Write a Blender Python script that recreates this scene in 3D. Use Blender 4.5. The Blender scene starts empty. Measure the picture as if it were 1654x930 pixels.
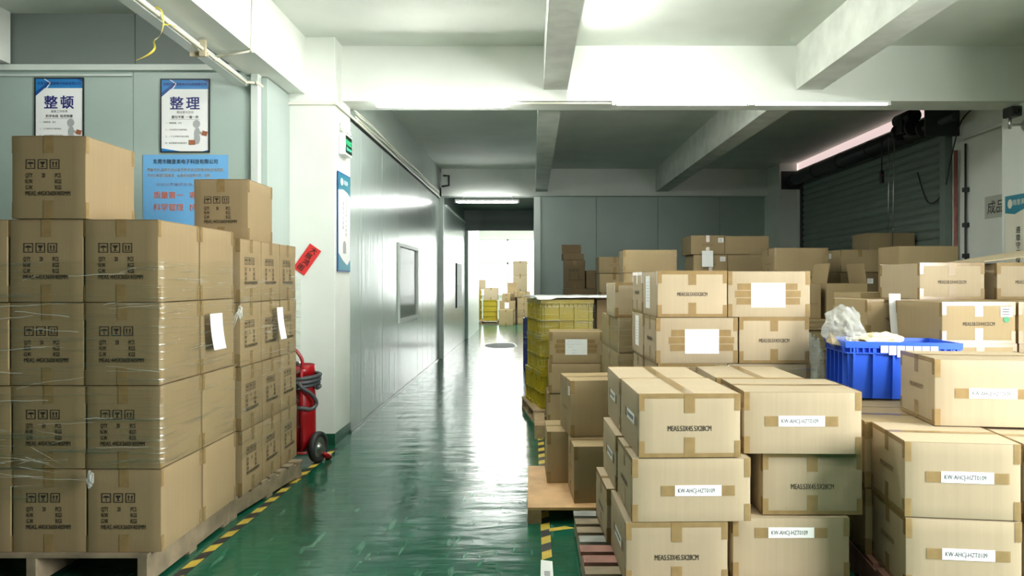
import bpy, bmesh, math, random
from mathutils import Matrix, Vector, noise

random.seed(7)
R = math.radians
C = bpy.context.scene.collection
SC = bpy.context.scene

# ------------------------------------------------------------------ camera, world, lights
CAMZ = 1.48
cam_d = bpy.data.cameras.new('camera')
cam_d.sensor_width = 36.0
cam_d.lens = 1200.0 / 1654.0 * 36.0
cam_d.shift_x = -33.0 / 1654.0
cam_d.shift_y = -10.0 / 1654.0
cam_d.clip_start = 0.05
cam = bpy.data.objects.new('camera', cam_d)
cam.location = (0, 0, CAMZ)
cam.rotation_euler = (R(90), 0, 0)
C.objects.link(cam)
SC.camera = cam

SC.view_settings.view_transform = 'Standard'
SC.view_settings.look = 'None'
SC.view_settings.gamma = 1.0
SC.view_settings.use_curve_mapping = False
SC.view_settings.exposure = 1.68
SC.cycles.use_denoising = True
SC.cycles.max_bounces = 10
SC.cycles.diffuse_bounces = 5
SC.cycles.glossy_bounces = 4
SC.cycles.transparent_max_bounces = 16
SC.cycles.sample_clamp_indirect = 6.0
SC.cycles.caustics_reflective = False
SC.cycles.caustics_refractive = False

world = bpy.data.worlds.new('daylight')
SC.world = world
world.use_nodes = True
world.node_tree.nodes['Background'].inputs['Color'].default_value = (0.86, 0.95, 1.0, 1)
world.node_tree.nodes['Background'].inputs['Strength'].default_value = 1.0


def area_light(name, loc, rot, sx, sy, watts, col=(1, 1, 1), spread=180):
    d = bpy.data.lights.new(name, 'AREA')
    d.shape = 'RECTANGLE'
    d.size = sx
    d.size_y = sy
    d.energy = watts
    d.color = col
    d.spread = R(spread)
    o = bpy.data.objects.new(name, d)
    o.location = loc
    o.rotation_euler = rot
    C.objects.link(o)
    return o


WARM = (1.0, 1.0, 0.93)
# daylight coming in by the loading opening in the right-hand wall beside the camera
area_light('loading_door_daylight', (4.15, 1.5, 1.95), (0, R(90), 0), 2.2, 1.8, 170, (1.0, 0.985, 0.95))
# daylight of the window wall at the far end of the corridor
area_light('far_window_daylight', (0.3, 29.6, 1.9), (R(-90), 0, 0), 6.0, 2.6, 70, (0.95, 1.0, 0.97))

# ------------------------------------------------------------------ materials
MATS = {}


def newmat(name):
    m = bpy.data.materials.new(name)
    m.use_nodes = True
    nt = m.node_tree
    b = nt.nodes['Principled BSDF']
    MATS[name] = m
    return m, nt, b


def srgb(r, g, b):
    def f(c):
        c /= 255.0
        return c / 12.92 if c <= 0.04045 else ((c + 0.055) / 1.055) ** 2.4
    return (f(r), f(g), f(b), 1.0)


def plain(name, col, rough=0.5, metal=0.0, spec=0.5, emit=None, estr=0.0, var=0.0, scale=8.0, alpha=None):
    m, nt, b = newmat(name)
    b.inputs['Base Color'].default_value = col
    b.inputs['Roughness'].default_value = rough
    b.inputs['Metallic'].default_value = metal
    b.inputs['Specular IOR Level'].default_value = spec
    if emit:
        b.inputs['Emission Color'].default_value = emit
        b.inputs['Emission Strength'].default_value = estr
    if var > 0:
        tc = nt.nodes.new('ShaderNodeTexCoord')
        n = nt.nodes.new('ShaderNodeTexNoise')
        n.inputs['Scale'].default_value = scale
        n.inputs['Detail'].default_value = 6
        nt.links.new(tc.outputs['Object'], n.inputs['Vector'])
        r = nt.nodes.new('ShaderNodeValToRGB')
        r.color_ramp.elements[0].position = 0.3
        r.color_ramp.elements[1].position = 0.7
        r.color_ramp.elements[0].color = tuple(c * (1 - var) for c in col[:3]) + (1,)
        r.color_ramp.elements[1].color = tuple(min(1, c * (1 + var * 0.5)) for c in col[:3]) + (1,)
        nt.links.new(n.outputs['Fac'], r.inputs['Fac'])
        nt.links.new(r.outputs['Color'], b.inputs['Base Color'])
    if alpha is not None:
        b.inputs['Alpha'].default_value = alpha
    return m


def cardboard(name, col):
    m, nt, b = newmat(name)
    L = nt.links.new
    tc = nt.nodes.new('ShaderNodeTexCoord')
    oi = nt.nodes.new('ShaderNodeObjectInfo')
    wv = nt.nodes.new('ShaderNodeTexNoise')
    mp = nt.nodes.new('ShaderNodeMapping')
    mp.inputs['Scale'].default_value = (60, 60, 1.5)
    L(tc.outputs['Object'], mp.inputs['Vector'])
    L(mp.outputs['Vector'], wv.inputs['Vector'])
    wv.inputs['Scale'].default_value = 1.0
    wv.inputs['Detail'].default_value = 3
    n2 = nt.nodes.new('ShaderNodeTexNoise')
    n2.inputs['Scale'].default_value = 3.5
    n2.inputs['Detail'].default_value = 4
    ad = nt.nodes.new('ShaderNodeVectorMath')
    ad.operation = 'ADD'
    L(tc.outputs['Object'], ad.inputs[0])
    L(oi.outputs['Location'], ad.inputs[1])
    L(ad.outputs['Vector'], n2.inputs['Vector'])
    # value = 1 + .12*(fine-.5) + .16*(coarse-.5) + .14*(rnd-.5)
    def madd(src, mul, add):
        k = nt.nodes.new('ShaderNodeMath')
        k.operation = 'MULTIPLY_ADD'
        L(src, k.inputs[0])
        k.inputs[1].default_value = mul
        if isinstance(add, float):
            k.inputs[2].default_value = add
        else:
            L(add, k.inputs[2])
        return k.outputs[0]
    v = madd(wv.outputs['Fac'], 0.16, 1.0 - 0.08 - 0.09 - 0.08)
    v = madd(n2.outputs['Fac'], 0.18, v)
    v = madd(oi.outputs['Random'], 0.16, v)
    hs = nt.nodes.new('ShaderNodeHueSaturation')
    hs.inputs['Color'].default_value = col
    L(v, hs.inputs['Value'])
    L(hs.outputs['Color'], b.inputs['Base Color'])
    b.inputs['Roughness'].default_value = 0.72
    b.inputs['Specular IOR Level'].default_value = 0.25
    bp = nt.nodes.new('ShaderNodeBump')
    bp.inputs['Strength'].default_value = 0.08
    bp.inputs['Distance'].default_value = 0.004
    L(wv.outputs['Fac'], bp.inputs['Height'])
    L(bp.outputs['Normal'], b.inputs['Normal'])
    return m


CARD = cardboard('kraft_cardboard', srgb(152, 133, 99))
CARD_PALE = cardboard('pale_kraft_cardboard', srgb(165, 150, 124))
CARD_MARK = cardboard('marked_kraft_cardboard', srgb(144, 125, 93))
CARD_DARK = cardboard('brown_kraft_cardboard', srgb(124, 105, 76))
INK = plain('black_print', srgb(38, 32, 24), 0.7)
INK_FADE = plain('faded_print', srgb(112, 92, 62), 0.8)
PAPER = plain('white_paper', srgb(240, 242, 240), 0.6)
LABELINK = plain('label_ink', srgb(70, 74, 84), 0.7)
FAINTINK = plain('faint_blue_ink', srgb(190, 200, 220), 0.7)
TAPE = plain('brown_packing_tape', srgb(158, 132, 88), 0.2, spec=0.6, var=0.15, scale=18, alpha=0.72)
GAP = plain('carton_inside', srgb(120, 95, 60), 0.8)


def film_material():
    m, nt, b = newmat('clear_stretch_film')
    L = nt.links.new
    nt.nodes.remove(b)
    out = nt.nodes['Material Output']
    tc = nt.nodes.new('ShaderNodeTexCoord')
    mp = nt.nodes.new('ShaderNodeMapping')
    mp.inputs['Scale'].default_value = (1.8, 1.8, 48)
    L(tc.outputs['Object'], mp.inputs['Vector'])
    n = nt.nodes.new('ShaderNodeTexNoise')
    n.inputs['Scale'].default_value = 1.6
    n.inputs['Detail'].default_value = 5
    n.inputs['Distortion'].default_value = 0.35
    L(mp.outputs['Vector'], n.inputs['Vector'])
    r = nt.nodes.new('ShaderNodeValToRGB')
    r.color_ramp.elements[0].position = 0.54
    r.color_ramp.elements[0].color = (0.02, 0.02, 0.02, 1)
    r.color_ramp.elements[1].position = 0.74
    r.color_ramp.elements[1].color = (0.42, 0.42, 0.42, 1)
    L(n.outputs['Fac'], r.inputs['Fac'])
    bp = nt.nodes.new('ShaderNodeBump')
    bp.inputs['Strength'].default_value = 0.6
    bp.inputs['Distance'].default_value = 0.02
    L(n.outputs['Fac'], bp.inputs['Height'])
    tr = nt.nodes.new('ShaderNodeBsdfTransparent')
    tr.inputs['Color'].default_value = (0.95, 0.96, 0.94, 1)
    gl = nt.nodes.new('ShaderNodeBsdfGlossy')
    gl.inputs['Roughness'].default_value = 0.16
    gl.inputs['Color'].default_value = (0.9, 0.95, 0.92, 1)
    L(bp.outputs['Normal'], gl.inputs['Normal'])
    mx = nt.nodes.new('ShaderNodeMixShader')
    L(r.outputs['Color'], mx.inputs[0])
    L(tr.outputs[0], mx.inputs[1])
    L(gl.outputs[0], mx.inputs[2])
    L(mx.outputs[0], out.inputs['Surface'])
    return m


FILM = film_material()


WISP_GLINT = plain('film_wisp_and_highlight', srgb(215, 220, 210), 0.25, spec=0.8, alpha=0.55)


def bag_material():
    m, nt, b = newmat('crumpled_clear_plastic')
    b.inputs['Base Color'].default_value = srgb(200, 205, 200)
    b.inputs['Roughness'].default_value = 0.25
    b.inputs['Alpha'].default_value = 0.33
    return m


BAG = bag_material()
CREAM_PLASTIC = plain('cream_foam_sheet', srgb(226, 216, 184), 0.5)


def floor_material():
    m, nt, b = newmat('green_epoxy_floor')
    L = nt.links.new
    tc = nt.nodes.new('ShaderNodeTexCoord')
    n = nt.nodes.new('ShaderNodeTexNoise')
    n.inputs['Scale'].default_value = 0.9
    n.inputs['Detail'].default_value = 8
    n.inputs['Roughness'].default_value = 0.62
    L(tc.outputs['Object'], n.inputs['Vector'])
    r = nt.nodes.new('ShaderNodeValToRGB')
    r.color_ramp.elements[0].position = 0.3
    r.color_ramp.elements[0].color = srgb(13, 70, 51)
    r.color_ramp.elements[1].position = 0.75
    r.color_ramp.elements[1].color = srgb(29, 96, 73)
    L(n.outputs['Fac'], r.inputs['Fac'])
    # scuffs along the aisle
    mp = nt.nodes.new('ShaderNodeMapping')
    mp.inputs['Scale'].default_value = (5.5, 0.9, 1)
    mp.inputs['Rotation'].default_value = (0, 0, R(-28))
    L(tc.outputs['Object'], mp.inputs['Vector'])
    s = nt.nodes.new('ShaderNodeTexNoise')
    s.inputs['Scale'].default_value = 3.0
    s.inputs['Detail'].default_value = 9
    L(mp.outputs['Vector'], s.inputs['Vector'])
    sr = nt.nodes.new('ShaderNodeValToRGB')
    sr.color_ramp.elements[0].position = 0.60
    sr.color_ramp.elements[0].color = (0, 0, 0, 1)
    sr.color_ramp.elements[1].position = 0.80
    sr.color_ramp.elements[1].color = (0.5, 0.5, 0.5, 1)
    L(s.outputs['Fac'], sr.inputs['Fac'])
    mx = nt.nodes.new('ShaderNodeMix')
    mx.data_type = 'RGBA'
    L(sr.outputs['Color'], mx.inputs[0])
    L(r.outputs['Color'], mx.inputs[6])
    mx.inputs[7].default_value = srgb(120, 165, 140)
    # dark, duller patch far down the aisle
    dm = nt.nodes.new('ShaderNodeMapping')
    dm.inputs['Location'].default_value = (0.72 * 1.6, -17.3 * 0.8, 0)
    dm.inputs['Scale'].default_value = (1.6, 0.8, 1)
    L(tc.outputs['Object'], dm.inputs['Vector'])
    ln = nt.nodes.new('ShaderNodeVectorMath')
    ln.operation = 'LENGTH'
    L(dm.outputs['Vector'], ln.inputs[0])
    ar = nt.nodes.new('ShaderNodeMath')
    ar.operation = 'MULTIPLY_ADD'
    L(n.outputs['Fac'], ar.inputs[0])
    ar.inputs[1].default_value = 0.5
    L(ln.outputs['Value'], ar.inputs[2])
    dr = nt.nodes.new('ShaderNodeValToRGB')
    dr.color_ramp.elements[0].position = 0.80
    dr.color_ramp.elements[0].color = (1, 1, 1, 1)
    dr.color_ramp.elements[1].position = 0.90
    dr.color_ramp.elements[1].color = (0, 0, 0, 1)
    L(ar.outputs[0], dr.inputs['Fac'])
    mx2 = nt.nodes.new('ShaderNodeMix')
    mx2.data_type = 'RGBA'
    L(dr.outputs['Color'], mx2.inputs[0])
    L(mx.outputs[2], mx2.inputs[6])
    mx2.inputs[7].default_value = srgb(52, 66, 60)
    L(mx2.outputs[2], b.inputs['Base Color'])
    rr = nt.nodes.new('ShaderNodeMath')
    rr.operation = 'MULTIPLY_ADD'
    L(s.outputs['Fac'], rr.inputs[0])
    rr.inputs[1].default_value = 0.22
    rr.inputs[2].default_value = 0.06
    ra = nt.nodes.new('ShaderNodeMath')
    ra.operation = 'MULTIPLY_ADD'
    L(dr.outputs['Color'], ra.inputs[0])
    ra.inputs[1].default_value = 0.55
    L(rr.outputs[0], ra.inputs[2])
    L(ra.outputs[0], b.inputs['Roughness'])
    b.inputs['Specular IOR Level'].default_value = 0.42
    # the resin was trowelled: long low waves
    m3 = nt.nodes.new('ShaderNodeMapping')
    m3.inputs['Scale'].default_value = (1.5, 4.2, 1)
    L(tc.outputs['Object'], m3.inputs['Vector'])
    n3 = nt.nodes.new('ShaderNodeTexNoise')
    n3.inputs['Scale'].default_value = 1.5
    n3.inputs['Detail'].default_value = 3
    L(m3.outputs['Vector'], n3.inputs['Vector'])
    bp = nt.nodes.new('ShaderNodeBump')
    bp.inputs['Strength'].default_value = 0.35
    bp.inputs['Distance'].default_value = 0.02
    L(n3.outputs['Fac'], bp.inputs['Height'])
    L(bp.outputs['Normal'], b.inputs['Normal'])
    return m


def panel_material(name, col, rough):
    m, nt, b = newmat(name)
    L = nt.links.new
    b.inputs['Base Color'].default_value = col
    b.inputs['Roughness'].default_value = rough
    b.inputs['Specular IOR Level'].default_value = 0.7
    tc = nt.nodes.new('ShaderNodeTexCoord')
    mp = nt.nodes.new('ShaderNodeMapping')
    mp.inputs['Scale'].default_value = (7, 7, 0.35)
    L(tc.outputs['Object'], mp.inputs['Vector'])
    n = nt.nodes.new('ShaderNodeTexNoise')
    n.inputs['Scale'].default_value = 1.2
    n.inputs['Detail'].default_value = 3
    L(mp.outputs['Vector'], n.inputs['Vector'])
    bp = nt.nodes.new('ShaderNodeBump')
    bp.inputs['Strength'].default_value = 0.22
    bp.inputs['Distance'].default_value = 0.012
    L(n.outputs['Fac'], bp.inputs['Height'])
    L(bp.outputs['Normal'], b.inputs['Normal'])
    return m


FLOOR = floor_material()
PLASTER = plain('white_plaster', srgb(228, 232, 225), 0.75, var=0.07, scale=1.7)
CEILING = plain('ceiling_plaster', srgb(220, 225, 217), 0.8, var=0.08, scale=1.6)
BEAMRAW = plain('skim_coated_concrete', srgb(208, 212, 204), 0.8, var=0.16, scale=5)
PANEL = panel_material('glossy_grey_green_panel', srgb(172, 186, 180), 0.21)
PANEL_UP = panel_material('upper_grey_green_panel', srgb(172, 184, 176), 0.3)
PANEL_DULL = plain('grey_green_steel_panel', srgb(164, 182, 173), 0.35, var=0.05, scale=2)
PANEL_DARK = plain('dark_grey_panel', srgb(112, 122, 116), 0.5, var=0.05, scale=2)
TRIM = plain('pale_aluminium_trim', srgb(205, 214, 207), 0.4)
GREENBASE = plain('green_skirting_paint', srgb(24, 78, 56), 0.4, var=0.2, scale=6)
SHUTTER = plain('grey_green_shutter', srgb(108, 122, 114), 0.45, var=0.06, scale=3)
STEEL_DARK = plain('dark_oily_steel', srgb(42, 46, 46), 0.5)
STEEL = plain('brushed_steel', srgb(180, 182, 180), 0.3, metal=0.9)
PVC = plain('cream_pvc_conduit', srgb(228, 226, 208), 0.45)
TUBE = plain('lit_fluorescent_tube', (1, 1, 1, 1), 0.4, emit=(1.0, 1.0, 0.94, 1), estr=60)
FILL_BAY = plain('bay_fill_tube', (1, 1, 1, 1), 0.4, emit=(1.0, 1.0, 0.95, 1), estr=22)
TUBE_STORE = plain('lit_store_tube', (1, 1, 1, 1), 0.4, emit=(1.0, 1.0, 0.95, 1), estr=320)
FILL_AISLE = plain('aisle_fill_tube', (1, 1, 1, 1), 0.4, emit=(1.0, 1.0, 0.95, 1), estr=120)
TUBE_FLANK = plain('lit_flank_tube', (1, 1, 1, 1), 0.4, emit=(1.0, 1.0, 0.94, 1), estr=110)
FILL_NEAR = plain('near_fill_tube', (1, 1, 1, 1), 0.4, emit=(1.0, 1.0, 0.95, 1), estr=45)
TUBE_FAR = plain('lit_daylight_tube', (1, 1, 1, 1), 0.4, emit=(0.98, 1.0, 0.97, 1), estr=26)
LAMPBODY = plain('white_enamel', srgb(235, 238, 234), 0.35)
WOOD = plain('worn_pallet_wood', srgb(158, 134, 100), 0.8, var=0.35, scale=9)
WOOD_GREY = plain('weathered_pallet_wood', srgb(138, 124, 100), 0.85, var=0.4, scale=7)
WOOD_RED = plain('red_stained_pallet_board', srgb(146, 104, 90), 0.8, var=0.3, scale=9)
WOOD_BLUE = plain('blue_grey_pallet_board', srgb(140, 142, 134), 0.8, var=0.3, scale=9)
PLY = plain('plywood_sheet', srgb(202, 164, 118), 0.65, var=0.22, scale=6)
YELLOW = plain('yellow_crate_plastic', srgb(160, 142, 30), 0.4, var=0.08, scale=4)
BLUE = plain('blue_crate_plastic', srgb(46, 96, 218), 0.35, var=0.06, scale=4)
NAVY = plain('dark_blue_plastic', srgb(24, 44, 120), 0.45)
RED = plain('red_enamel', srgb(150, 12, 22), 0.28, spec=0.5)
RUBBER = plain('black_rubber', srgb(30, 31, 32), 0.6)
GREYHOSE = plain('dark_grey_hose', srgb(62, 66, 68), 0.5)
REDPAPER = plain('red_paper', srgb(216, 52, 50), 0.7)
POSTER_BLUE = plain('poster_blue', srgb(30, 122, 190), 0.4)
POSTER_NAVY = plain('poster_navy', srgb(28, 34, 110), 0.4)
POSTER_DEEP = plain('poster_deep_blue', srgb(22, 72, 140), 0.4)
NOTICE_BLUE = plain('pale_blue_sheet', srgb(112, 176, 226), 0.5)
ORANGE = plain('orange_lettering', srgb(206, 96, 40), 0.5)
TEAL = plain('teal_print', srgb(34, 128, 150), 0.4)
FIGGREY = plain('grey_figure_print', srgb(168, 172, 172), 0.5)
FIGBROWN = plain('brown_carton_print', srgb(160, 96, 66), 0.5)
BLACK = plain('black_plastic', srgb(26, 27, 28), 0.45)
GLASS_DARK = plain('dark_lens', srgb(12, 14, 18), 0.08)
GREENLIT = plain('green_lit_sign', srgb(10, 60, 30), 0.4, emit=(0.05, 0.6, 0.25, 1), estr=0.9)
SIGNDARK = plain('sign_face_dark_green', srgb(12, 44, 26), 0.3)
HAZ_Y = plain('yellow_floor_tape', srgb(190, 166, 60), 0.5, var=0.2, scale=14)
HAZ_K = plain('black_floor_tape', srgb(34, 36, 34), 0.5)
STICK_G = plain('green_dot_sticker', srgb(20, 130, 80), 0.5)
STRAP = plain('yellow_packing_strap', srgb(214, 196, 70), 0.4)
STICKWOOD = plain('pale_timber', srgb(200, 188, 160), 0.7)
PINKLIT = plain('sunlit_transom', srgb(240, 214, 210), 0.5, emit=(1.0, 0.78, 0.76, 1), estr=0.24)
SKYLIT = plain('daylit_window', (1, 1, 1, 1), 0.5, emit=(0.97, 1.0, 0.97, 1), estr=1.2)
PINK_EDGE = plain('pinkish_edge_light', srgb(150, 92, 84), 0.5, var=0.25, scale=12)
BLIND = plain('pale_blind', srgb(120, 124, 98), 0.6)
PAPERGREY = plain('old_notice_paper', srgb(176, 180, 168), 0.7)

# ------------------------------------------------------------------ geometry helpers


def mesh_from_bm(bm, name):
    me = bpy.data.meshes.new(name)
    bm.normal_update()
    bm.to_mesh(me)
    bm.free()
    return me


def link(name, me, mats=None, parent=None, loc=(0, 0, 0), rz=0.0, smooth=False):
    if mats is not None:
        if not isinstance(mats, (list, tuple)):
            mats = [mats]
        if len(me.materials) == 0:
            for m in mats:
                me.materials.append(m)
    o = bpy.data.objects.new(name, me)
    C.objects.link(o)
    o.location = loc
    o.rotation_euler = (0, 0, rz)
    if parent is not None:
        o.parent = parent
    if smooth:
        for p in me.polygons:
            p.use_smooth = True
    return o


def obj(name, bm, mats, parent=None, loc=(0, 0, 0), rz=0.0, smooth=False):
    return link(name, mesh_from_bm(bm, name), mats, parent, loc, rz, smooth)


def empty(name, loc=(0, 0, 0), rz=0.0):
    o = bpy.data.objects.new(name, None)
    o.empty_display_size = 0.1
    C.objects.link(o)
    o.location = loc
    o.rotation_euler = (0, 0, rz)
    return o


def tag(o, label, cat, group=None, kind=None):
    o['label'] = label
    o['category'] = cat
    if group:
        o['group'] = group
    if kind:
        o['kind'] = kind
    return o


def struct(name, bm, mats, label=None, cat=None):
    o = obj(name, bm, mats)
    o['kind'] = 'structure'
    if label:
        o['label'] = label
        o['category'] = cat
    return o


def bx(bm, x0, x1, y0, y1, z0, z1, mi=0, bev=0.0, M=None):
    vs = [bm.verts.new(p) for p in ((x0, y0, z0), (x1, y0, z0), (x1, y1, z0), (x0, y1, z0),
                                    (x0, y0, z1), (x1, y0, z1), (x1, y1, z1), (x0, y1, z1))]
    fs = []
    for q in ((0, 3, 2, 1), (4, 5, 6, 7), (0, 1, 5, 4), (1, 2, 6, 5), (2, 3, 7, 6), (3, 0, 4, 7)):
        f = bm.faces.new([vs[i] for i in q])
        f.material_index = mi
        fs.append(f)
    if bev > 0:
        es = list({e for f in fs for e in f.edges})
        r = bmesh.ops.bevel(bm, geom=es, offset=bev, segments=2, profile=0.6, affect='EDGES')
        vs = list({v for f in r['faces'] for v in f.verts} | {v for v in vs if v.is_valid})
        for f in r['faces']:
            f.material_index = mi
    if M is not None:
        bmesh.ops.transform(bm, matrix=M, verts=[v for v in vs if v.is_valid])
    return bm


def quad(bm, pts, mi=0):
    f = bm.faces.new([bm.verts.new(p) for p in pts])
    f.material_index = mi
    return f


def tube(bm, pts, r, seg=8, mi=0, caps=True):
    pts = [Vector(p) for p in pts]
    rings = []
    n = len(pts)
    up = None
    for i, p in enumerate(pts):
        d = (pts[min(i + 1, n - 1)] - pts[max(i - 1, 0)]).normalized()
        if up is None or abs(up.dot(d)) > 0.99:
            up = Vector((0, 0, 1)) if abs(d.z) < 0.9 else Vector((1, 0, 0))
        a = d.cross(up).normalized()
        b = a.cross(d).normalized()
        up = b
        rr = r[i] if isinstance(r, (list, tuple)) else r
        rings.append([bm.verts.new(p + (a * math.cos(t) + b * math.sin(t)) * rr)
                      for t in [2 * math.pi * k / seg for k in range(seg)]])
    for i in range(n - 1):
        for k in range(seg):
            f = bm.faces.new((rings[i][k], rings[i + 1][k], rings[i + 1][(k + 1) % seg], rings[i][(k + 1) % seg]))
            f.material_index = mi
            f.smooth = True
    if caps:
        f = bm.faces.new(rings[0]); f.material_index = mi
        f = bm.faces.new(list(reversed(rings[-1]))); f.material_index = mi
    return bm


def lathe(bm, prof, seg=24, mi=0, M=None):
    rings = []
    allv = []
    for r, z in prof:
        if r < 1e-5:
            v = bm.verts.new((0, 0, z)); rings.append([v]); allv.append(v)
        else:
            ring = [bm.verts.new((r * math.cos(2 * math.pi * k / seg), r * math.sin(2 * math.pi * k / seg), z)) for k in range(seg)]
            rings.append(ring); allv += ring
    for a, b in zip(rings, rings[1:]):
        for k in range(seg):
            k2 = (k + 1) % seg
            if len(a) == 1 and len(b) == 1:
                continue
            if len(a) == 1:
                f = bm.faces.new((a[0], b[k2], b[k]))
            elif len(b) == 1:
                f = bm.faces.new((a[k], a[k2], b[0]))
            else:
                f = bm.faces.new((a[k], a[k2], b[k2], b[k]))
            f.material_index = mi
            f.smooth = True
    if M is not None:
        bmesh.ops.transform(bm, matrix=M, verts=allv)
    return bm


def smooth_path(ctrl, n=8):
    P = [Vector(p) for p in ctrl]
    out = []
    for i in range(len(P) - 1):
        p0, p1, p2, p3 = P[max(i - 1, 0)], P[i], P[i + 1], P[min(i + 2, len(P) - 1)]
        for k in range(n):
            t = k / n
            out.append(0.5 * ((2 * p1) + (-p0 + p2) * t + (2 * p0 - 5 * p1 + 4 * p2 - p3) * t * t + (-p0 + 3 * p1 - 3 * p2 + p3) * t ** 3))
    out.append(P[-1])
    return out


# ---- lettering: a string becomes flat faces, cached per string
_text_cache = {}


def text_geo(s, bold):
    key = (s, 0)
    bold = 0.0
    if key in _text_cache:
        return _text_cache[key]
    cu = bpy.data.curves.new('lettering', 'FONT')
    cu.body = s
    cu.size = 1.0
    cu.align_x = 'LEFT'
    cu.resolution_u = 2
    cu.offset = bold
    o = bpy.data.objects.new('lettering', cu)
    C.objects.link(o)
    dg = bpy.context.evaluated_depsgraph_get()
    dg.update()
    me = bpy.data.meshes.new_from_object(o.evaluated_get(dg))
    vs = [tuple(v.co[:2]) for v in me.vertices]
    fs = [tuple(p.vertices) for p in me.polygons]
    bpy.data.objects.remove(o)
    bpy.data.curves.remove(cu)
    bpy.data.meshes.remove(me)
    x0 = min((v[0] for v in vs), default=0); x1 = max((v[0] for v in vs), default=1)
    _text_cache[key] = (vs, fs, x0, x1)
    return _text_cache[key]


def text(bm, s, x, z, size, M=None, mi=0, align='c', width=None, bold=0.0, sx=1.0):
    """lettering standing in the local XZ plane facing -Y, baseline at z; M moves it on"""
    vs, fs, x0, x1 = text_geo(s, bold)
    k = size * sx
    if width is not None:
        k = width / (x1 - x0)
    ox = x - (x0 + x1) / 2 * k if align == 'c' else x - x0 * k
    b = bold * size * 0.8
    for dx, dz, dy in (((0, 0, 0),) if not bold else ((-b, -b * .6, 0), (b, -b * .6, -.00012), (b, b * .6, -.00024), (-b, b * .6, -.00036))):
        bv = []
        for v in vs:
            p = Vector((ox + dx + v[0] * k, dy, z + dz + v[1] * size))
            bv.append(bm.verts.new(M @ p if M is not None else p))
        for f in fs:
            try:
                q = bm.faces.new([bv[i] for i in f])
                q.material_index = mi
            except ValueError:
                pass


def rect(bm, x0, x1, z0, z1, y, M=None, mi=0):
    pts = [Vector((x0, y, z0)), Vector((x1, y, z0)), Vector((x1, y, z1)), Vector((x0, y, z1))]
    if M is not None:
        pts = [M @ p for p in pts]
    return quad(bm, pts, mi)


def poly(bm, pts, y, M=None, mi=0):
    P = [Vector((p[0], y, p[1])) for p in pts]
    if M is not None:
        P = [M @ p for p in P]
    f = bm.faces.new([bm.verts.new(p) for p in P])
    f.material_index = mi


def ellipse(bm, cx, cz, rx, rz, y, M=None, mi=0, n=20, a0=0.0):
    ca, sa = math.cos(a0), math.sin(a0)
    poly(bm, [(cx + rx * math.cos(t) * ca - rz * math.sin(t) * sa, cz + rx * math.cos(t) * sa + rz * math.sin(t) * ca)
              for t in [2 * math.pi * k / n for k in range(n)]], y, M, mi)


def face_frame(side, W, L):
    a = {'front': 0, 'right': 90, 'back': 180, 'left': -90}[side]
    half = L / 2 if side in ('front', 'back') else W / 2
    return Matrix.Rotation(R(a), 4, 'Z') @ Matrix.Translation((0, -half, 0))


# ------------------------------------------------------------------ cartons
_mesh_cache = {}


def cached(key, build):
    if key not in _mesh_cache:
        _mesh_cache[key] = build()
    return _mesh_cache[key]


def body_mesh(W, L, h, seed, mat, bulge=1.0):
    """walls and bottom of a carton: slightly bulged, rounded edges, sunk top under the flaps"""
    def build():
        bm = bmesh.new()
        bx(bm, -W / 2, W / 2, -L / 2, L / 2, 0, h - 0.003)
        bmesh.ops.bevel(bm, geom=list(bm.edges), offset=0.005, segments=2, profile=0.6, affect='EDGES')
        big = [e for e in bm.edges if e.calc_length() > 0.12]
        bmesh.ops.subdivide_edges(bm, edges=big, cuts=5, use_grid_fill=True)
        rnd = random.Random(seed)
        off = Vector((rnd.random() * 50, rnd.random() * 50, rnd.random() * 50))
        for v in bm.verts:
            u, w, q = 2 * v.co.x / W, 2 * v.co.y / L, 2 * v.co.z / h - 1
            n = noise.noise(v.co * 4.5 + off)
            d = 0.0012 * bulge
            if abs(u) > 0.96 and abs(w) < 0.96:
                v.co.x += math.copysign(1, u) * ((1 - w * w) * (1 - q * q) * d * 0.6 + n * 0.0005)
            if abs(w) > 0.96 and abs(u) < 0.96:
                v.co.y += math.copysign(1, w) * ((1 - u * u) * (1 - q * q) * d * 0.25 + n * 0.0003)
        me = mesh_from_bm(bm, 'carton_body')
        me.materials.append(mat)
        for p in me.polygons:
            p.use_smooth = True
        me.set_sharp_from_angle(angle=R(40))
        return me
    return cached(('body', W, L, h, seed, mat.name, bulge), build)


def flap_mesh(W, L, mat):
    def build():
        bm = bmesh.new()
        g = 0.0015
        nx = 6
        # one closed top flap, hinge along +x, lip along the centre seam, corners a touch lifted
        xs = [g + (W / 2 - 0.001 - g) * i / nx for i in range(nx + 1)]
        ys = [-L / 2 + L * i / 8 for i in range(9)]
        top = [[bm.verts.new((x, y, 0.0022 + (0.0012 * (1 - (x / (W / 2)) ** 2) * abs(2 * y / L) ** 3))) for y in ys] for x in xs]
        bot = [[bm.verts.new((x, y, 0.0)) for y in ys] for x in xs]
        for i in range(nx):
            for j in range(8):
                bm.faces.new((top[i][j], top[i + 1][j], top[i + 1][j + 1], top[i][j + 1]))
                bm.faces.new((bot[i][j], bot[i][j + 1], bot[i + 1][j + 1], bot[i + 1][j]))
        for i in range(nx):
            bm.faces.new((bot[i][0], bot[i + 1][0], top[i + 1][0], top[i][0]))
            bm.faces.new((bot[i + 1][8], bot[i][8], top[i][8], top[i + 1][8]))
        for j in range(8):
            bm.faces.new((bot[0][j + 1], bot[0][j], top[0][j], top[0][j + 1]))
            bm.faces.new((bot[nx][j], bot[nx][j + 1], top[nx][j + 1], top[nx][j]))
        me = mesh_from_bm(bm, 'carton_flap')
        me.materials.append(mat)
        return me
    return cached(('flap', W, L, mat.name), build)


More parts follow.
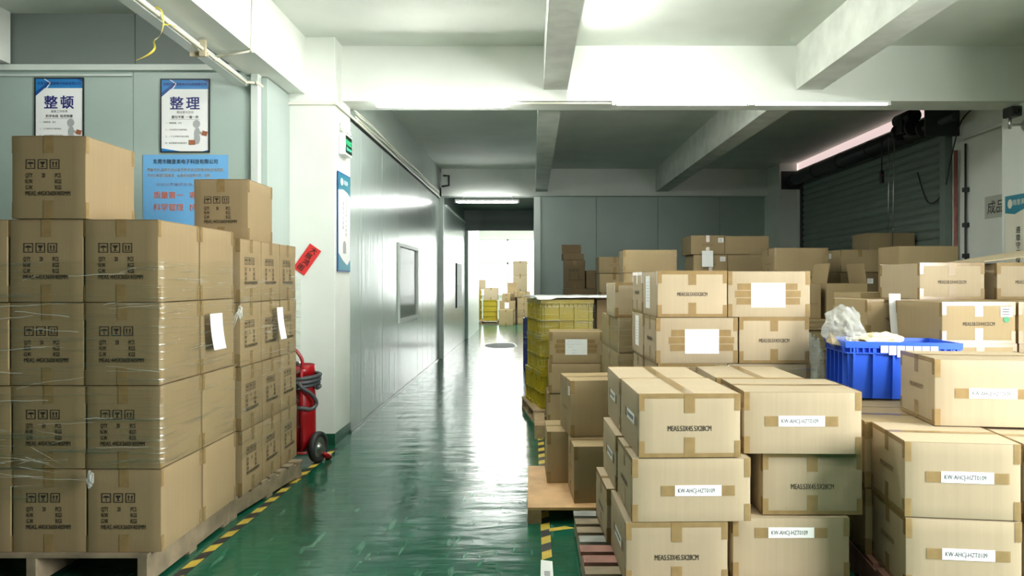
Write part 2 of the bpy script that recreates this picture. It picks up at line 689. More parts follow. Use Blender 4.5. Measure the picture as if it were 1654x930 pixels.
def tape_mesh(W, L, h, style):
    def build():
        bm = bmesh.new()
        e = 0.0019
        tw = 0.024
        T = h + 0.0012
        rnd = random.Random(int(W * 1000 + L * 100))
        quad(bm, [(-tw, -L / 2 - e, T), (tw, -L / 2 - e, T), (tw, L / 2 + e, T), (-tw, L / 2 + e, T)])
        for side in ('front', 'back'):
            M = face_frame(side, W, L)
            rect(bm, -tw, tw, h - 0.085, T, -e, M)
            rect(bm, -tw, tw, 0.002, 0.085 + 0.01 * rnd.random(), -e, M)
            if style >= 2:
                rect(bm, -W / 2, W / 2, h - 0.02, h + 0.003, -e + 0.0006, M)
                rect(bm, -W / 2, W / 2, 0.001, 0.02, -e + 0.0006, M)
                for s in (-1, 1):
                    a, b2 = sorted((s * W / 2, s * (W / 2 - 0.026)))
                    rect(bm, a, b2, h - 0.075, h, -e + 0.0003, M)
                    rect(bm, a, b2, 0.002, 0.075, -e + 0.0003, M)
        if style >= 1:
            for side in ('left', 'right'):
                M = face_frame(side, W, L)
                for s in (-1, 1):
                    a, b2 = sorted((s * L / 2, s * (L / 2 - 0.027)))
                    rect(bm, a, b2, h - 0.085, h - 0.001, -e, M)
                    rect(bm, a, b2, 0.002, 0.08, -e, M)
        me = mesh_from_bm(bm, 'packing_tape')
        me.materials.append(TAPE)
        return me
    return cached(('tape', W, L, h, style), build)


def symbol_row(bm, x, z, s, M):
    """umbrella, goblet and two arrows, each in its square frame"""
    t = s * 0.07
    for k in range(3):
        cx = x + k * s * 1.27 + s / 2
        for a in ((-.5, .5, .5 - .08, .5), (-.5, .5, -.5, -.42), (-.5, -.42, -.42, .42), (.42, .5, -.42, .42)):
            rect(bm, cx + a[0] * s, cx + a[1] * s, z + (a[2] + .5) * s, z + (a[3] + .5) * s, 0, M)
        cz = z + s / 2
        if k == 0:
            pts = [(cx - .34 * s, cz + .02 * s)] + [(cx + .34 * s * math.cos(R(180 - q)), cz + .02 * s + .22 * s * math.sin(R(q))) for q in range(20, 180, 20)] + [(cx + .34 * s, cz + .02 * s)]
            poly(bm, list(reversed(pts)), 0, M)
            rect(bm, cx - .03 * s, cx + .03 * s, cz - .3 * s, cz + .05 * s, 0, M)
            rect(bm, cx - .03 * s, cx + .12 * s, cz - .33 * s, cz - .27 * s, 0, M)
        elif k == 1:
            poly(bm, [(cx - .12 * s, cz - .02 * s), (cx + .12 * s, cz - .02 * s), (cx + .3 * s, cz + .26 * s), (cx - .3 * s, cz + .26 * s)], 0, M)
            rect(bm, cx - .05 * s, cx + .05 * s, cz - .26 * s, cz, 0, M)
            rect(bm, cx - .2 * s, cx + .2 * s, cz - .32 * s, cz - .25 * s, 0, M)
        else:
            for d in (-.17, .17):
                rect(bm, cx + (d - .045) * s, cx + (d + .045) * s, cz - .2 * s, cz + .14 * s, 0, M)
                poly(bm, [(cx + (d - .12) * s, cz + .1 * s), (cx + (d + .12) * s, cz + .1 * s), (cx + d * s, cz + .3 * s)], 0, M)
            rect(bm, cx - .32 * s, cx + .32 * s, cz - .31 * s, cz - .25 * s, 0, M)


def print_mesh(W, L, h, style):
    """what is printed on the two end faces"""
    def build():
        bm = bmesh.new()
        ink = INK
        for side in ('front', 'back'):
            M = face_frame(side, W, L) @ Matrix.Translation((0, -0.0015, 0))
            if style == 'marks':
                x = -W / 2 + 0.068
                symbol_row(bm, x, h * 0.60, 0.046, M)
                for i, (a, b, c) in enumerate((('QTY.', '20', 'PCS'), ('N.W.', '', 'KGS'), ('G.W.', '', 'KGS'))):
                    z = h * (0.495 - 0.072 * i)
                    text(bm, a, x, z, 0.031, M, align='l', bold=0.004, sx=0.55)
                    if b:
                        text(bm, b, x + 0.078, z, 0.031, M, align='l', bold=0.004, sx=0.55)
                    text(bm, c, x + 0.143, z, 0.031, M, align='l', bold=0.004, sx=0.55)
                text(bm, 'MEAS.:445X360X405MM', x, h * (0.495 - 0.072 * 3), 0.031, M, align='l', bold=0.004, width=0.215)
            else:
                t, wd, zc, sz, ink = style
                text(bm, t, 0.0, h * zc - sz * 0.35, sz, M, bold=0.004, width=wd)
        me = mesh_from_bm(bm, 'printed_marks')
        me.materials.append(ink)
        return me
    return cached(('print', W, L, h, str(style)), build)


P53 = ('MEAS:53X45.5X28CM', 0.195, 0.46, 0.034, INK)
P50 = ('MEAS:50.5X43X28CM', 0.185, 0.50, 0.033, INK)
P56 = ('MEAS:58.5X44X25CM', 0.190, 0.48, 0.032, INK)
P53L = ('MEAS:53X45.5X32CM', 0.17, 0.52, 0.034, INK_FADE)
PSM = ('MEAS:50.5X43X28CM', 0.15, 0.5, 0.032, INK_FADE)


def label_meshes(kind):
    def build():
        bm = bmesh.new()
        bt = bmesh.new()
        if kind == 'kw':
            rect(bt, -0.165, 0.165, -0.024, 0.022, -0.0023)
            rect(bm, -0.104, 0.104, -0.024, 0.024, -0.0027)
            text(bm, 'KW-AHCJ-HZT0109', -0.008, -0.0095, 0.028, Matrix.Translation((0, -0.0030, 0)), 1, bold=0.006, width=0.165)
        elif kind == 'sheet':
            for i, (a, b) in enumerate(((-.185, .18), (-.2, .2), (-.19, .195))):
                z = 0.052 - i * 0.045
                rect(bt, a * 1.02, b * 1.0, z - 0.02, z + 0.02, -0.0023)
            rect(bm, -0.105, 0.105, -0.075, 0.075, -0.0027)
            T = Matrix.Translation((0, -0.0030, 0))
            for i, (s, w) in enumerate((('Product: X-1101', .12), ('Quantity:1000Pcs', .14), ('N/W:', .05), ('SKgs', .04), ('40.19', .04))):
                text(bm, s, -0.02 if i != 2 else -0.05, 0.05 - i * 0.028, 0.017, T, 1, width=w)
        elif kind == 'small':
            rect(bm, -0.035, 0.035, -0.03, 0.03, -0.0027)
            for i in range(3):
                rect(bm, -0.026, 0.02, 0.012 - i * 0.015, 0.017 - i * 0.015, -0.0027, None, 1)
            rect(bt, 0.018, 0.03, -0.014, 0.0, -0.0031)
        elif kind == 'blank':
            rect(bm, -0.075, 0.075, -0.105, 0.105, -0.0027)
            for i in range(7):
                rect(bm, -0.05, 0.05, 0.06 - i * 0.02, 0.064 - i * 0.02, -0.0032, None, 1)
        a = mesh_from_bm(bm, 'paper_label')
        a.materials.append(PAPER)
        a.materials.append(FAINTINK if kind in ('sheet', 'blank') else LABELINK)
        b = None
        if len(bt.verts) and kind != 'small':
            b = mesh_from_bm(bt, 'label_tape')
            b.materials.append(TAPE)
        else:
            bt.free()
        return a, b
    return cached(('label', kind), build)


NBOX = [0]


def carton(label, x, y, z, W, L, h, yaw=0.0, turn=False, prt=None, tape=2, mat=None, group=None,
           front=None, left=None, right=None, flaps=True, cat='box', roll=0.0):
    """x, y = the corner of the visible front that is nearest the left, on the ground plan"""
    mat = mat or CARD
    wv, dv = (L, W) if turn else (W, L)
    a = R(yaw)
    cx = x + math.cos(a) * wv / 2 - math.sin(a) * dv / 2
    cy = y + math.sin(a) * wv / 2 + math.cos(a) * dv / 2
    rz = a + (R(90) if turn else 0)
    NBOX[0] += 1
    o = link('cardboard_box', body_mesh(W, L, h, NBOX[0] % 3, mat), None, None, (cx, cy, z), rz)
    o.rotation_euler = (0, R(roll), rz)
    tag(o, label, cat, group)
    if flaps:
        for k in (0, 1):
            link('top_flap', flap_mesh(W, L, mat), None, o, (0, 0, h - 0.003), math.pi * k)
    if tape:
        link('packing_tape', tape_mesh(W, L, h, tape), None, o)
    if prt:
        link('printed_marks', print_mesh(W, L, h, prt), None, o)
    vis = {'front': 'left', 'left': 'back', 'right': 'front'} if turn else {'front': 'front', 'left': 'left', 'right': 'right'}
    for side, spec in (('front', front), ('left', left), ('right', right)):
        if not spec:
            continue
        kind, dx, dz = spec
        M = face_frame(vis[side], W, L) @ Matrix.Translation((dx, 0, dz))
        pa, pb = label_meshes(kind)
        for nm, me in (('paper_label', pa), ('label_tape', pb)):
            if me:
                c = link(nm, me, None, o)
                c.matrix_local = M
    return o


def open_carton(label, x, y, z, W, L, h, yaw, angles, prt=None, mat=None, group=None):
    """carton with its four top flaps standing open; angles = tilt of left, right, front, back flap from upright"""
    mat = mat or CARD
    t = 0.005
    bm = bmesh.new()
    bx(bm, -W / 2, W / 2, -L / 2, L / 2, 0, t)
    bx(bm, -W / 2, W / 2, -L / 2, -L / 2 + t, t, h)
    bx(bm, -W / 2, W / 2, L / 2 - t, L / 2, t, h)
    bx(bm, -W / 2, -W / 2 + t, -L / 2 + t, L / 2 - t, t, h)
    bx(bm, W / 2 - t, W / 2, -L / 2 + t, L / 2 - t, t, h)
    a = R(yaw)
    cx = x + math.cos(a) * W / 2 - math.sin(a) * L / 2
    cy = y + math.sin(a) * W / 2 + math.cos(a) * L / 2
    o = obj('cardboard_box', bm, mat, None, (cx, cy, z), a)
    tag(o, label, 'box', group)
    fl = min(W, L) / 2
    for side, ang in zip(('left', 'right', 'front', 'back'), angles):
        if ang is None:
            continue
        ln = L - 0.01 if side in ('left', 'right') else W - 0.01
        b2 = bmesh.new()
        # hinge along local x, flap rises in z, leans outward (-y) by ang
        bx(b2, -ln / 2, ln / 2, -0.002, 0.002, 0, fl)
        f = obj('top_flap', b2, mat, o)
        f.matrix_local = face_frame(side, W, L) @ Matrix.Translation((0, 0.003, h)) @ Matrix.Rotation(R(ang), 4, 'X')
    if prt:
        link('printed_marks', print_mesh(W, L, h, prt), None, o)
    return o


# ------------------------------------------------------------------ pallets, crates, film
def pallet(label, x, y, w, d, h, yaw=0.0, along='x', n=7, mat=None, mats=None, ply=False, inset=0.0, cat='pallet'):
    """x, y = nearest-left corner on the ground plan; deck boards run along x or y"""
    mat = mat or WOOD
    o = empty('wooden_pallet', (x, y, 0), R(yaw))
    tag(o, label, cat)
    tb = 0.02
    if ply:
        bm = bmesh.new()
        bx(bm, 0, w, 0, d, h - 0.018, h, bev=0.002)
        obj('plywood_deck', bm, PLY, o)
        top = h - 0.018
    else:
        top = h - tb
        span, ln = (d, w) if along == 'x' else (w, d)
        bw = span / n * 0.70
        gap = (span - n * bw) / max(1, n - 1)
        for i in range(n):
            s = i * (bw + gap)
            bm = bmesh.new()
            j = random.uniform(-0.006, 0.006)
            if along == 'x':
                bx(bm, j, ln + j, s, s + bw, top, h, bev=0.002)
            else:
                bx(bm, s, s + bw, j, ln + j, top, h, bev=0.002)
            obj('deck_board', bm, (mats[i % len(mats)] if mats else mat), o)
    sw = 0.085
    for i in range(3):
        bm = bmesh.new()
        if ply:
            s = (w - sw) * i / 2
            for j in range(3):
                q = (d - 0.1) * j / 2
                b2 = bmesh.new()
                bx(b2, s, s + sw, q, q + 0.1, 0, top, bev=0.002)
                obj('block', b2, WOOD, o)
            bm.free()
            continue
        if along == 'x':
            s = (w - sw * 0.55) * i / 2
            bx(bm, s, s + sw * 0.55, 0.0, d, 0.02, top, bev=0.002)
        else:
            s = (d - sw) * i / 2
            bx(bm, 0, w, s, s + sw * 0.55, 0.02, top, bev=0.002)
        obj('stringer', bm, mat, o)
        bm = bmesh.new()
        if along == 'x':
            q = (d - 0.09) * i / 2
            bx(bm, 0, w, q, q + 0.09, 0, 0.02, bev=0.002)
        else:
            q = (w - 0.09) * i / 2
            bx(bm, q, q + 0.09, 0, d, 0, 0.02, bev=0.002)
        obj('bottom_board', bm, mat, o)
    return o


def crate_mesh(W, L, h, t=0.012, taper=0.02, ribs=4, mid=True):
    """open plastic crate: tapering walls, wide rim, upright ribs, a mid-height ridge"""
    bm = bmesh.new()
    def ring(dx, z, ins=0.0):
        return [bm.verts.new(p) for p in ((-W / 2 + dx + ins, -L / 2 + dx + ins, z), (W / 2 - dx - ins, -L / 2 + dx + ins, z),
                                          (W / 2 - dx - ins, L / 2 - dx - ins, z), (-W / 2 + dx + ins, L / 2 - dx - ins, z))]
    rings = [ring(taper, 0), ring(0.016, h * 0.88), ring(0.002, h * 0.89), ring(0.0, h), ring(t + 0.012, h), ring(t + taper, t)]
    for a, b in zip(rings, rings[1:]):
        for k in range(4):
            bm.faces.new((a[k], a[(k + 1) % 4], b[(k + 1) % 4], b[k]))
    bm.faces.new(list(reversed(rings[0])))
    bm.faces.new(rings[-1])
    for side in ('front', 'right', 'back', 'left'):
        ln = W if side in ('front', 'back') else L
        M = face_frame(side, W, L)
        nn = ribs if ln == max(W, L) else max(2, ribs - 1)
        for i in range(nn):
            x = -ln / 2 + 0.05 + (ln - 0.1) * i / (nn - 1)
            bx(bm, x - 0.006, x + 0.006, 0.001, 0.03, 0.004, h * 0.885, M=M)
            # short webs in the rim
        for i in range(nn * 3):
            x = -ln / 2 + 0.03 + (ln - 0.06) * i / (nn * 3 - 1)
            bx(bm, x - 0.003, x + 0.003, 0.0, 0.02, h * 0.80, h * 0.9, M=M)
        if mid:
            bx(bm, -ln / 2 + 0.006, ln / 2 - 0.006, 0.002, 0.03, h * 0.42, h * 0.46, M=M)
            bx(bm, -ln / 2 + 0.014, ln / 2 - 0.014, 0.004, 0.03, 0.0, 0.03, M=M)
        else:
            bx(bm, -ln / 2 + 0.008, ln / 2 - 0.008, 0.001, 0.03, h * 0.79, h * 0.81, M=M)
    return bm


def wrap(name, label, path, z0, z1, seed=1, nz=14, out=0.010, ragged=0.05, step=0.08, close=False, amp=0.006, mat=None):
    """a skin of stretch film pulled round a stack along PATH (ground plan), with waves and a ragged hem"""
    pts = []
    P = [Vector((p[0], p[1], 0)) for p in path]
    for a, b in zip(P, P[1:]):
        n = max(1, int((b - a).length / step))
        for k in range(n):
            pts.append(a.lerp(b, k / n))
    pts.append(P[-1])
    bm = bmesh.new()
    off = Vector((seed * 3.1, seed * 7.7, seed * 1.3))
    grid = []
    n = len(pts)
    for i, p in enumerate(pts):
        d = (pts[min(i + 1, n - 1)] - pts[max(i - 1, 0)]).normalized()
        nr = Vector((d.y, -d.x, 0))
        col = []
        lo = z0 + ragged * noise.noise(Vector((i * 0.25, 0, seed)))
        hi = z1 + ragged * noise.noise(Vector((i * 0.21, 5, seed)))
        for j in range(nz + 1):
            z = lo + (hi - lo) * j / nz
            q = p + nr * (out + amp * noise.noise(Vector((p.x * 2, p.y * 2, z * 16)) + off))
            col.append(bm.verts.new((q.x, q.y, z)))
        grid.append(col)
    for i in range(n - 1):
        for j in range(nz):
            f = bm.faces.new((grid[i][j], grid[i + 1][j], grid[i + 1][j + 1], grid[i][j + 1]))
            f.smooth = True
    o = obj(name, bm, mat or FILM)
    tag(o, label, 'plastic wrap')
    return o


def crumple(bm, c, rx, ry, rz, seed, n=3, amp=0.25, flat=0.0):
    r = bmesh.ops.create_icosphere(bm, subdivisions=n, radius=1.0)
    off = Vector((seed * 5.3, seed * 2.9, seed))
    for v in r['verts']:
        d = v.co.normalized()
        k = 1 + amp * (noise.noise(d * 1.6 + off) + 0.7 * noise.noise(d * 4 + off) + 0.3 * abs(noise.noise(d * 9 + off)))
        q = Vector((d.x * rx * k, d.y * ry * k, d.z * rz * k))
        if flat and q.z < -rz * flat:
            q.z = -rz * flat
        v.co = q + Vector(c)


# ------------------------------------------------------------------ the setting
def sbox(name, mats, *boxes, bev=0.0):
    bm = bmesh.new()
    for b in boxes:
        bx(bm, *b, bev=bev)
    return struct(name, bm, mats)


CEIL = 3.70
sbox('floor', FLOOR, (-7.2, 5.4, -4.2, 31, -0.12, 0))
sbox('ceiling', CEILING, (-7.2, 5.4, -4.2, 31, CEIL, CEIL + 0.12))
# right-hand wall: stepped in beside the camera to bring the loading opening's light closer, a slit of transom above the shutter
sbox('wall_right', PLASTER,
     (4.25, 5.2, -4.2, 0.2, 0, CEIL), (4.25, 5.2, 0.2, 3.0, 3.25, CEIL), (4.25, 5.2, 3.0, 6.2, 0, CEIL), (4.95, 5.2, 6.2, 9.3, 0, CEIL),
     (4.95, 5.2, 9.3, 14.2, 0, 3.56), (4.95, 5.2, 14.2, 31, 0, CEIL))
sbox('wall_behind', PANEL_DARK, (-7.2, 5.4, -4.4, -4.2, 0, CEIL))
sbox('wall_outer', PANEL_DARK, (-7.2, -7.0, -4.2, 6.12, 0, CEIL))

# left bay: grey-green partition facing the camera, lower panels, rail and upper panels coloured darker for the shade there
bm = bmesh.new()
for x0, x1 in ((-7.0, -5.6), (-5.595, -4.45), (-4.445, -3.292), (-3.288, -2.29)):
    bx(bm, x0, x1, 6.12, 6.20, 0, 3.22, bev=0.003)
struct('wall_left', bm, PANEL_DULL)
bm = bmesh.new()
for x0, x1 in ((-7.0, -4.45), (-4.445, -3.292), (-3.288, -2.29)):
    bx(bm, x0, x1, 6.15, 6.22, 3.26, CEIL, bev=0.003)
struct('wall_left_upper', bm, PANEL_DARK)
sbox('trim_1', TRIM, (-7.0, -2.30, 6.085, 6.16, 3.215, 3.262))
sbox('trim_2', TRIM, (-7.0, -3.295, 6.10, 6.12, 3.17, 3.185))
sbox('wall_return', PANEL, (-2.285, -2.20, 6.16, 6.728, 0, 3.17))
sbox('trim_3', TRIM, (-2.30, -2.245, 6.07, 6.155, 0, 3.19))
sbox('column_left', PLASTER, (-2.294, -1.79, 6.73, 7.30, 0, CEIL), bev=0.006)
sbox('baseboard_left', GREENBASE, (-2.296, -1.786, 6.724, 7.30, 0, 0.105))
sbox('beam_left', [PLASTER], (-2.36, -2.06, -4.2, 6.73, 3.18, CEIL))
sbox('beam_outer', [PLASTER], (-4.75, -4.30, -4.2, 6.12, 3.275, CEIL))
sbox('beam_front', [PLASTER], (-1.79, 4.95, 6.99, 7.36, 3.18, CEIL))
sbox('beam_middle', [BEAMRAW], (0.105, 0.33, -4.2, 6.99, 3.286, CEIL), (0.06, 0.295, 7.36, 14.6, 3.25, CEIL))
sbox('beam_side', [BEAMRAW], (2.48, 2.73, -4.2, 6.99, 3.286, CEIL), (2.42, 2.67, 7.36, 14.6, 3.25, CEIL))
sbox('beam_back', [PLASTER], (-1.79, 4.95, 14.6, 14.95, 3.17, CEIL))
sbox('column_right', PLASTER, (4.65, 5.0, 6.70, 7.36, 0, CEIL), bev=0.006)

# glossy partition along the aisle, in tall panels
def aisle_panels(name, x, y0, y1, z0, z1, pitch, mat, thick=0.06):
    bm = bmesh.new()
    y = y0
    while y < y1 - 0.01:
        e = min(y + pitch, y1)
        bx(bm, x - thick, x, y, e - 0.005, z0, z1, bev=0.004)
        y = e
    return struct(name, bm, mat)


sbox('wall_aisle_core', PANEL_DARK, (-1.95, -1.86, 7.3, 19.4, 0, CEIL))
WX = -1.79
# the stretch with the window: panels around the opening y 9.95-11.5, z 0.94-1.985
bm = bmesh.new()
for y0, y1 in ((7.30, 7.75), (7.755, 8.85), (8.855, 9.90), (11.56, 12.1), (12.105, 12.65), (12.655, 13.2), (13.205, 13.75), (13.755, 14.28)):
    bx(bm, WX - 0.06, WX, y0, y1, 0.0, 3.06, bev=0.004)
bx(bm, WX - 0.06, WX, 9.905, 11.555, 0.0, 0.93, bev=0.004)
bx(bm, WX - 0.06, WX, 9.905, 11.555, 2.0, 3.06, bev=0.004)
struct('wall_aisle', bm, PANEL)
aisle_panels('wall_aisle_upper', WX - 0.03, 7.37, 14.6, 3.13, CEIL, 1.2, PANEL_UP)
sbox('trim_4', STEEL_DARK, (WX - 0.05, WX - 0.02, 7.3, 14.6, 3.06, 3.13))
aisle_panels('wall_aisle_far', WX + 0.05, 14.36, 19.3, 0, 3.0, 0.62, PANEL)
sbox('wall_aisle_far_upper', PANEL_DARK, (WX - 0.03, WX + 0.02, 14.95, 19.3, 3.02, 3.34))
sbox('trim_5', TRIM, (WX, WX + 0.07, 14.95, 19.3, 2.99, 3.03))
sbox('trim_6', TRIM, (WX - 0.04, WX + 0.08, 14.27, 14.37, 0, 3.12), bev=0.008)
sbox('trim_7', TRIM, (WX, WX + 0.12, 19.28, 19.36, 0, 2.81), bev=0.006)
sbox('wall_store', LAMPBODY, (WX, WX + 0.12, 19.36, 23.2, 0, 3.3))
sbox('trim_8', STEEL, (WX + 0.003, WX + 0.012, 7.3, 14.27, 0.0, 0.025))
# corridor mouth: low ceiling, dark header, the right-hand jamb
sbox('ceiling_corridor', PANEL_DARK, (-1.82, 0.06, 14.95, 19.3, 3.34, 3.40))
sbox('wall_header', PANEL_DARK, (-1.82, 0.06, 19.3, 19.38, 2.81, 3.40))
sbox('wall_corridor', PANEL_DULL, (0.03, 0.10, 14.9, 19.38, 0, 3.4))
bm = bmesh.new()
for x0, x1 in ((0.15, 1.27), (1.275, 2.50), (2.505, 3.73), (3.735, 4.95)):
    bx(bm, x0, x1, 14.80, 14.86, 0, 3.17, bev=0.004)
struct('wall_back', bm, PANEL_DULL)
sbox('trim_9', TRIM, (0.03, 0.16, 14.77, 14.90, 0, 3.17), bev=0.004)
sbox('column_corner', PLASTER, (4.62, 4.95, 13.9, 14.8, 0, CEIL), bev=0.005)

# far store room
sbox('wall_far_left', PLASTER, (-5.6, -5.4, 19.3, 30.2, 0, CEIL))
sbox('wall_far', PLASTER, (-5.6, -3.6, 30, 30.2, 0, CEIL), (-3.6, 4.95, 30, 30.2, 0, 0.9), (-3.6, 4.95, 30, 30.2, 3.2, CEIL))
bm = bmesh.new()
for x in (-3.6, -2.3, -1.0, 0.3, 1.6, 2.9, 4.2):
    bx(bm, x - 0.03, x + 0.03, 29.97, 30.05, 0.9, 3.2)
bx(bm, -3.6, 4.95, 29.97, 30.05, 2.2, 2.26)
bx(bm, -3.6, 4.95, 29.97, 30.05, 0.9, 0.96)
bx(bm, -3.6, 4.95, 29.97, 30.05, 3.14, 3.2)
w = struct('window_1', bm, TRIM)
bm = bmesh.new()
bx(bm, -3.6, 4.95, 30.06, 30.08, 0.9, 3.2)
obj('pane', bm, SKYLIT, w)
sbox('wall_store_side', PLASTER, (0.10, 4.95, 19.3, 19.4, 0, CEIL))

# window in the aisle partition with lowered blind
bm = bmesh.new()
y0, y1, z0, z1 = 9.90, 11.56, 0.925, 2.005
for b in ((y0, y1, z0, z0 + 0.05), (y0, y1, z1 - 0.05, z1), (y0, y0 + 0.05, z0 + 0.05, z1 - 0.05), (y1 - 0.05, y1, z0 + 0.05, z1 - 0.05)):
    bx(bm, WX - 0.06, WX + 0.02, *b)
w = struct('window_2', bm, TRIM)
bm = bmesh.new()
k = 40
for i in range(k):
    z = z0 + 0.055 + (z1 - z0 - 0.11) * i / k
    quad(bm, [(WX - 0.035, y0 + 0.05, z), (WX - 0.018, y0 + 0.05, z + 0.024), (WX - 0.018, y1 - 0.05, z + 0.024), (WX - 0.035, y1 - 0.05, z)])
obj('blind', bm, BLIND, w)
m_, nt_, b_ = newmat('window_glass')
b_.inputs['Base Color'].default_value = (0.8, 0.9, 0.85, 1)
b_.inputs['Roughness'].default_value = 0.1
b_.inputs['Specular IOR Level'].default_value = 0.15
b_.inputs['Alpha'].default_value = 0.16
bm = bmesh.new()
bx(bm, WX - 0.012, WX - 0.008, y0 + 0.05, y1 - 0.05, z0 + 0.05, z1 - 0.05)
obj('pane', bm, m_, w)
# transom slit above the roller shutter
bm = bmesh.new()
bx(bm, 4.97, 5.0, 9.3, 14.2, 3.56, 3.70)
struct('window_3', bm, PINKLIT)

# ------------------------------------------------------------------ lamps and services overhead
def tube_lamp(label, x, y, z, length, axis, tubemat, group=None, slim=1.0, bracket=None, reflector=0.0):
    """batten with a bare tube under it"""
    o = empty('tube_lamp', (x, y, z), 0 if axis == 'x' else R(90))
    tag(o, label, 'lamp', group)
    bm = bmesh.new()
    bx(bm, -length / 2, length / 2, -0.025, 0.025, 0.0, 0.04 * slim, bev=0.004)
    obj('batten', bm, LAMPBODY, o)
    bm = bmesh.new()
    tube(bm, [(-length / 2 + 0.03, 0, -0.022 * slim), (length / 2 - 0.03, 0, -0.022 * slim)], 0.014 * slim, 12)
    obj('tube', bm, tubemat, o)
    if reflector:  # shields the ceiling above the added fill tubes
        bm = bmesh.new()
        w2 = reflector / 2
        for q in (-1, 1):
            quad(bm, [(-length / 2, q * 0.025, 0.0), (length / 2, q * 0.025, 0.0), (length / 2, q * w2, -0.03), (-length / 2, q * w2, -0.03)])
        obj('reflector', bm, LAMPBODY, o)
    if bracket:
        for s in (-0.4, 0.4):
            bm = bmesh.new()
            tube(bm, [(s * length, 0, 0.03), (s * length, bracket[0] * 0.5, 0.04), (s * length, bracket[0], bracket[1])], 0.007, 6)
            obj('bracket', bm, STEEL, o)
    for s in (-1, 1):
        bm = bmesh.new()
        bx(bm, s * length / 2 - 0.015, s * length / 2 + 0.015, -0.02, 0.02, -0.042 * slim, 0.03 * slim, bev=0.004)
        obj('lamp_holder', bm, LAMPBODY, o)
    return o


tube_lamp('lit fluorescent tube under the white cross beam, beside the aisle wall', -0.83, 6.90, 3.135, 1.22, 'x', TUBE, bracket=(0.11, 0.055))
tube_lamp('small lit fluorescent tube at the mouth of the far corridor', -0.88, 14.40, 3.045, 1.22, 'x', TUBE_FAR, bracket=(0.23, 0.135))
tube_lamp('fluorescent tube on the flank of the middle ceiling beam', 0.357, 5.7, 3.61, 1.2, 'y', TUBE_FLANK)
tube_lamp('added fill tube on the ceiling over the stacks by the posters', -3.3, 4.75, 3.64, 1.2, 'x', FILL_BAY)  # unseen lamp added to lift the poster wall
tube_lamp('fluorescent tube on the far store ceiling, out of sight over the crates', -1.2, 23.6, 3.62, 2.4, 'x', TUBE_STORE)
tube_lamp('added fill tube on the ceiling over the near aisle, between the beams', -0.75, 4.5, 3.64, 1.2, 'x', FILL_AISLE, reflector=0.22)  # unseen lamp added to brighten the carton sides along the aisle
tube_lamp('added fill tube on the back of the cross beam, aisle side bay', -0.7, 7.42, 3.52, 1.2, 'x', FILL_BAY)  # unseen lamp added as fill for the bay beyond the beam
tube_lamp('added fill tube on the back of the cross beam, middle bay', 1.4, 7.42, 3.52, 1.2, 'x', FILL_BAY)  # its twin, added to fill the middle of that bay
tube_lamp('added fill tube on the ceiling over the near right pallets', 1.5, 1.7, 3.64, 1.2, 'x', FILL_NEAR, reflector=0.22)  # unseen lamp added as frontal fill on the near cartons
# the long unlit pair right of the middle beam, glow added as fill
TUBE_GLOW = plain('fill_glow_tube', srgb(244, 246, 240), 0.3, emit=(1.0, 1.0, 0.95, 1), estr=4.5)
tube_lamp('thin tube with added glow under the cross beam, just right of the middle beam', 1.40, 6.97, 3.155, 1.28, 'x', TUBE_GLOW, slim=0.55)
tube_lamp('thin tube with added glow under the cross beam, ending near the shutter', 2.70, 6.97, 3.155, 1.28, 'x', TUBE_GLOW, slim=0.55)


def conduit(label, pts, r=0.012, mat=PVC, nm='conduit_pipe', cat='pipe'):
    bm = bmesh.new()
    tube(bm, pts, r, 8)
    for p in pts[1:-1]:
        bmesh.ops.create_uvsphere(bm, u_segments=8, v_segments=6, radius=r * 1.45, matrix=Matrix.Translation(p))
    return tag(obj(nm, bm, mat, smooth=True), label, cat)


conduit('thin white conduit under the cross beam between two tube lamps', [(-0.18, 6.97, 3.155), (0.74, 6.97, 3.155)], 0.010)
conduit('cream conduit running down the lamp tray and across to the column top',
        [(-2.215, 3.2, 3.10), (-2.305, 5.4, 3.10), (-2.325, 6.03, 3.10), (-2.24, 6.05, 3.10), (-2.24, 6.71, 3.09), (-1.775, 6.71, 3.09), (-1.765, 7.45, 3.09), (-1.765, 14.2, 3.09)])
conduit('cream conduit rising on the flank of the side beam to the ceiling',
        [(-2.305, 5.42, 3.12), (-2.045, 5.42, 3.165), (-2.045, 5.45, 3.68), (-1.62, 5.45, 3.68)])
for k, (dx, dz) in enumerate(((0.0, 0.045), (0.02, 0.075))):
    pass
bm = bmesh.new()
for dx, dz in ((0.012, 0.045), (0.02, 0.075), (0.008, 0.10)):
    tube(bm, [(WX + 0.012 + dx, y, 3.09 + dz + 0.012 * math.sin(y * 2.1 + dz * 30)) for y in [7.4 + 0.35 * i for i in range(20)]], 0.007, 6)
tag(obj('cable_run', bm, PVC, smooth=True), 'loose pale cables slung along the top of the aisle partition', 'cable')
bm = bmesh.new()
tube(bm, [(WX + 0.05, 14.5, 3.55), (WX + 0.16, 14.5, 3.55), (WX + 0.16, 14.5, 3.36), (WX + 0.02, 14.5, 3.34)], 0.02, 8)
tag(obj('bracket_pipe', bm, STEEL_DARK), 'dark bent pipe bracket on the far cross beam by the aisle wall', 'pipe')

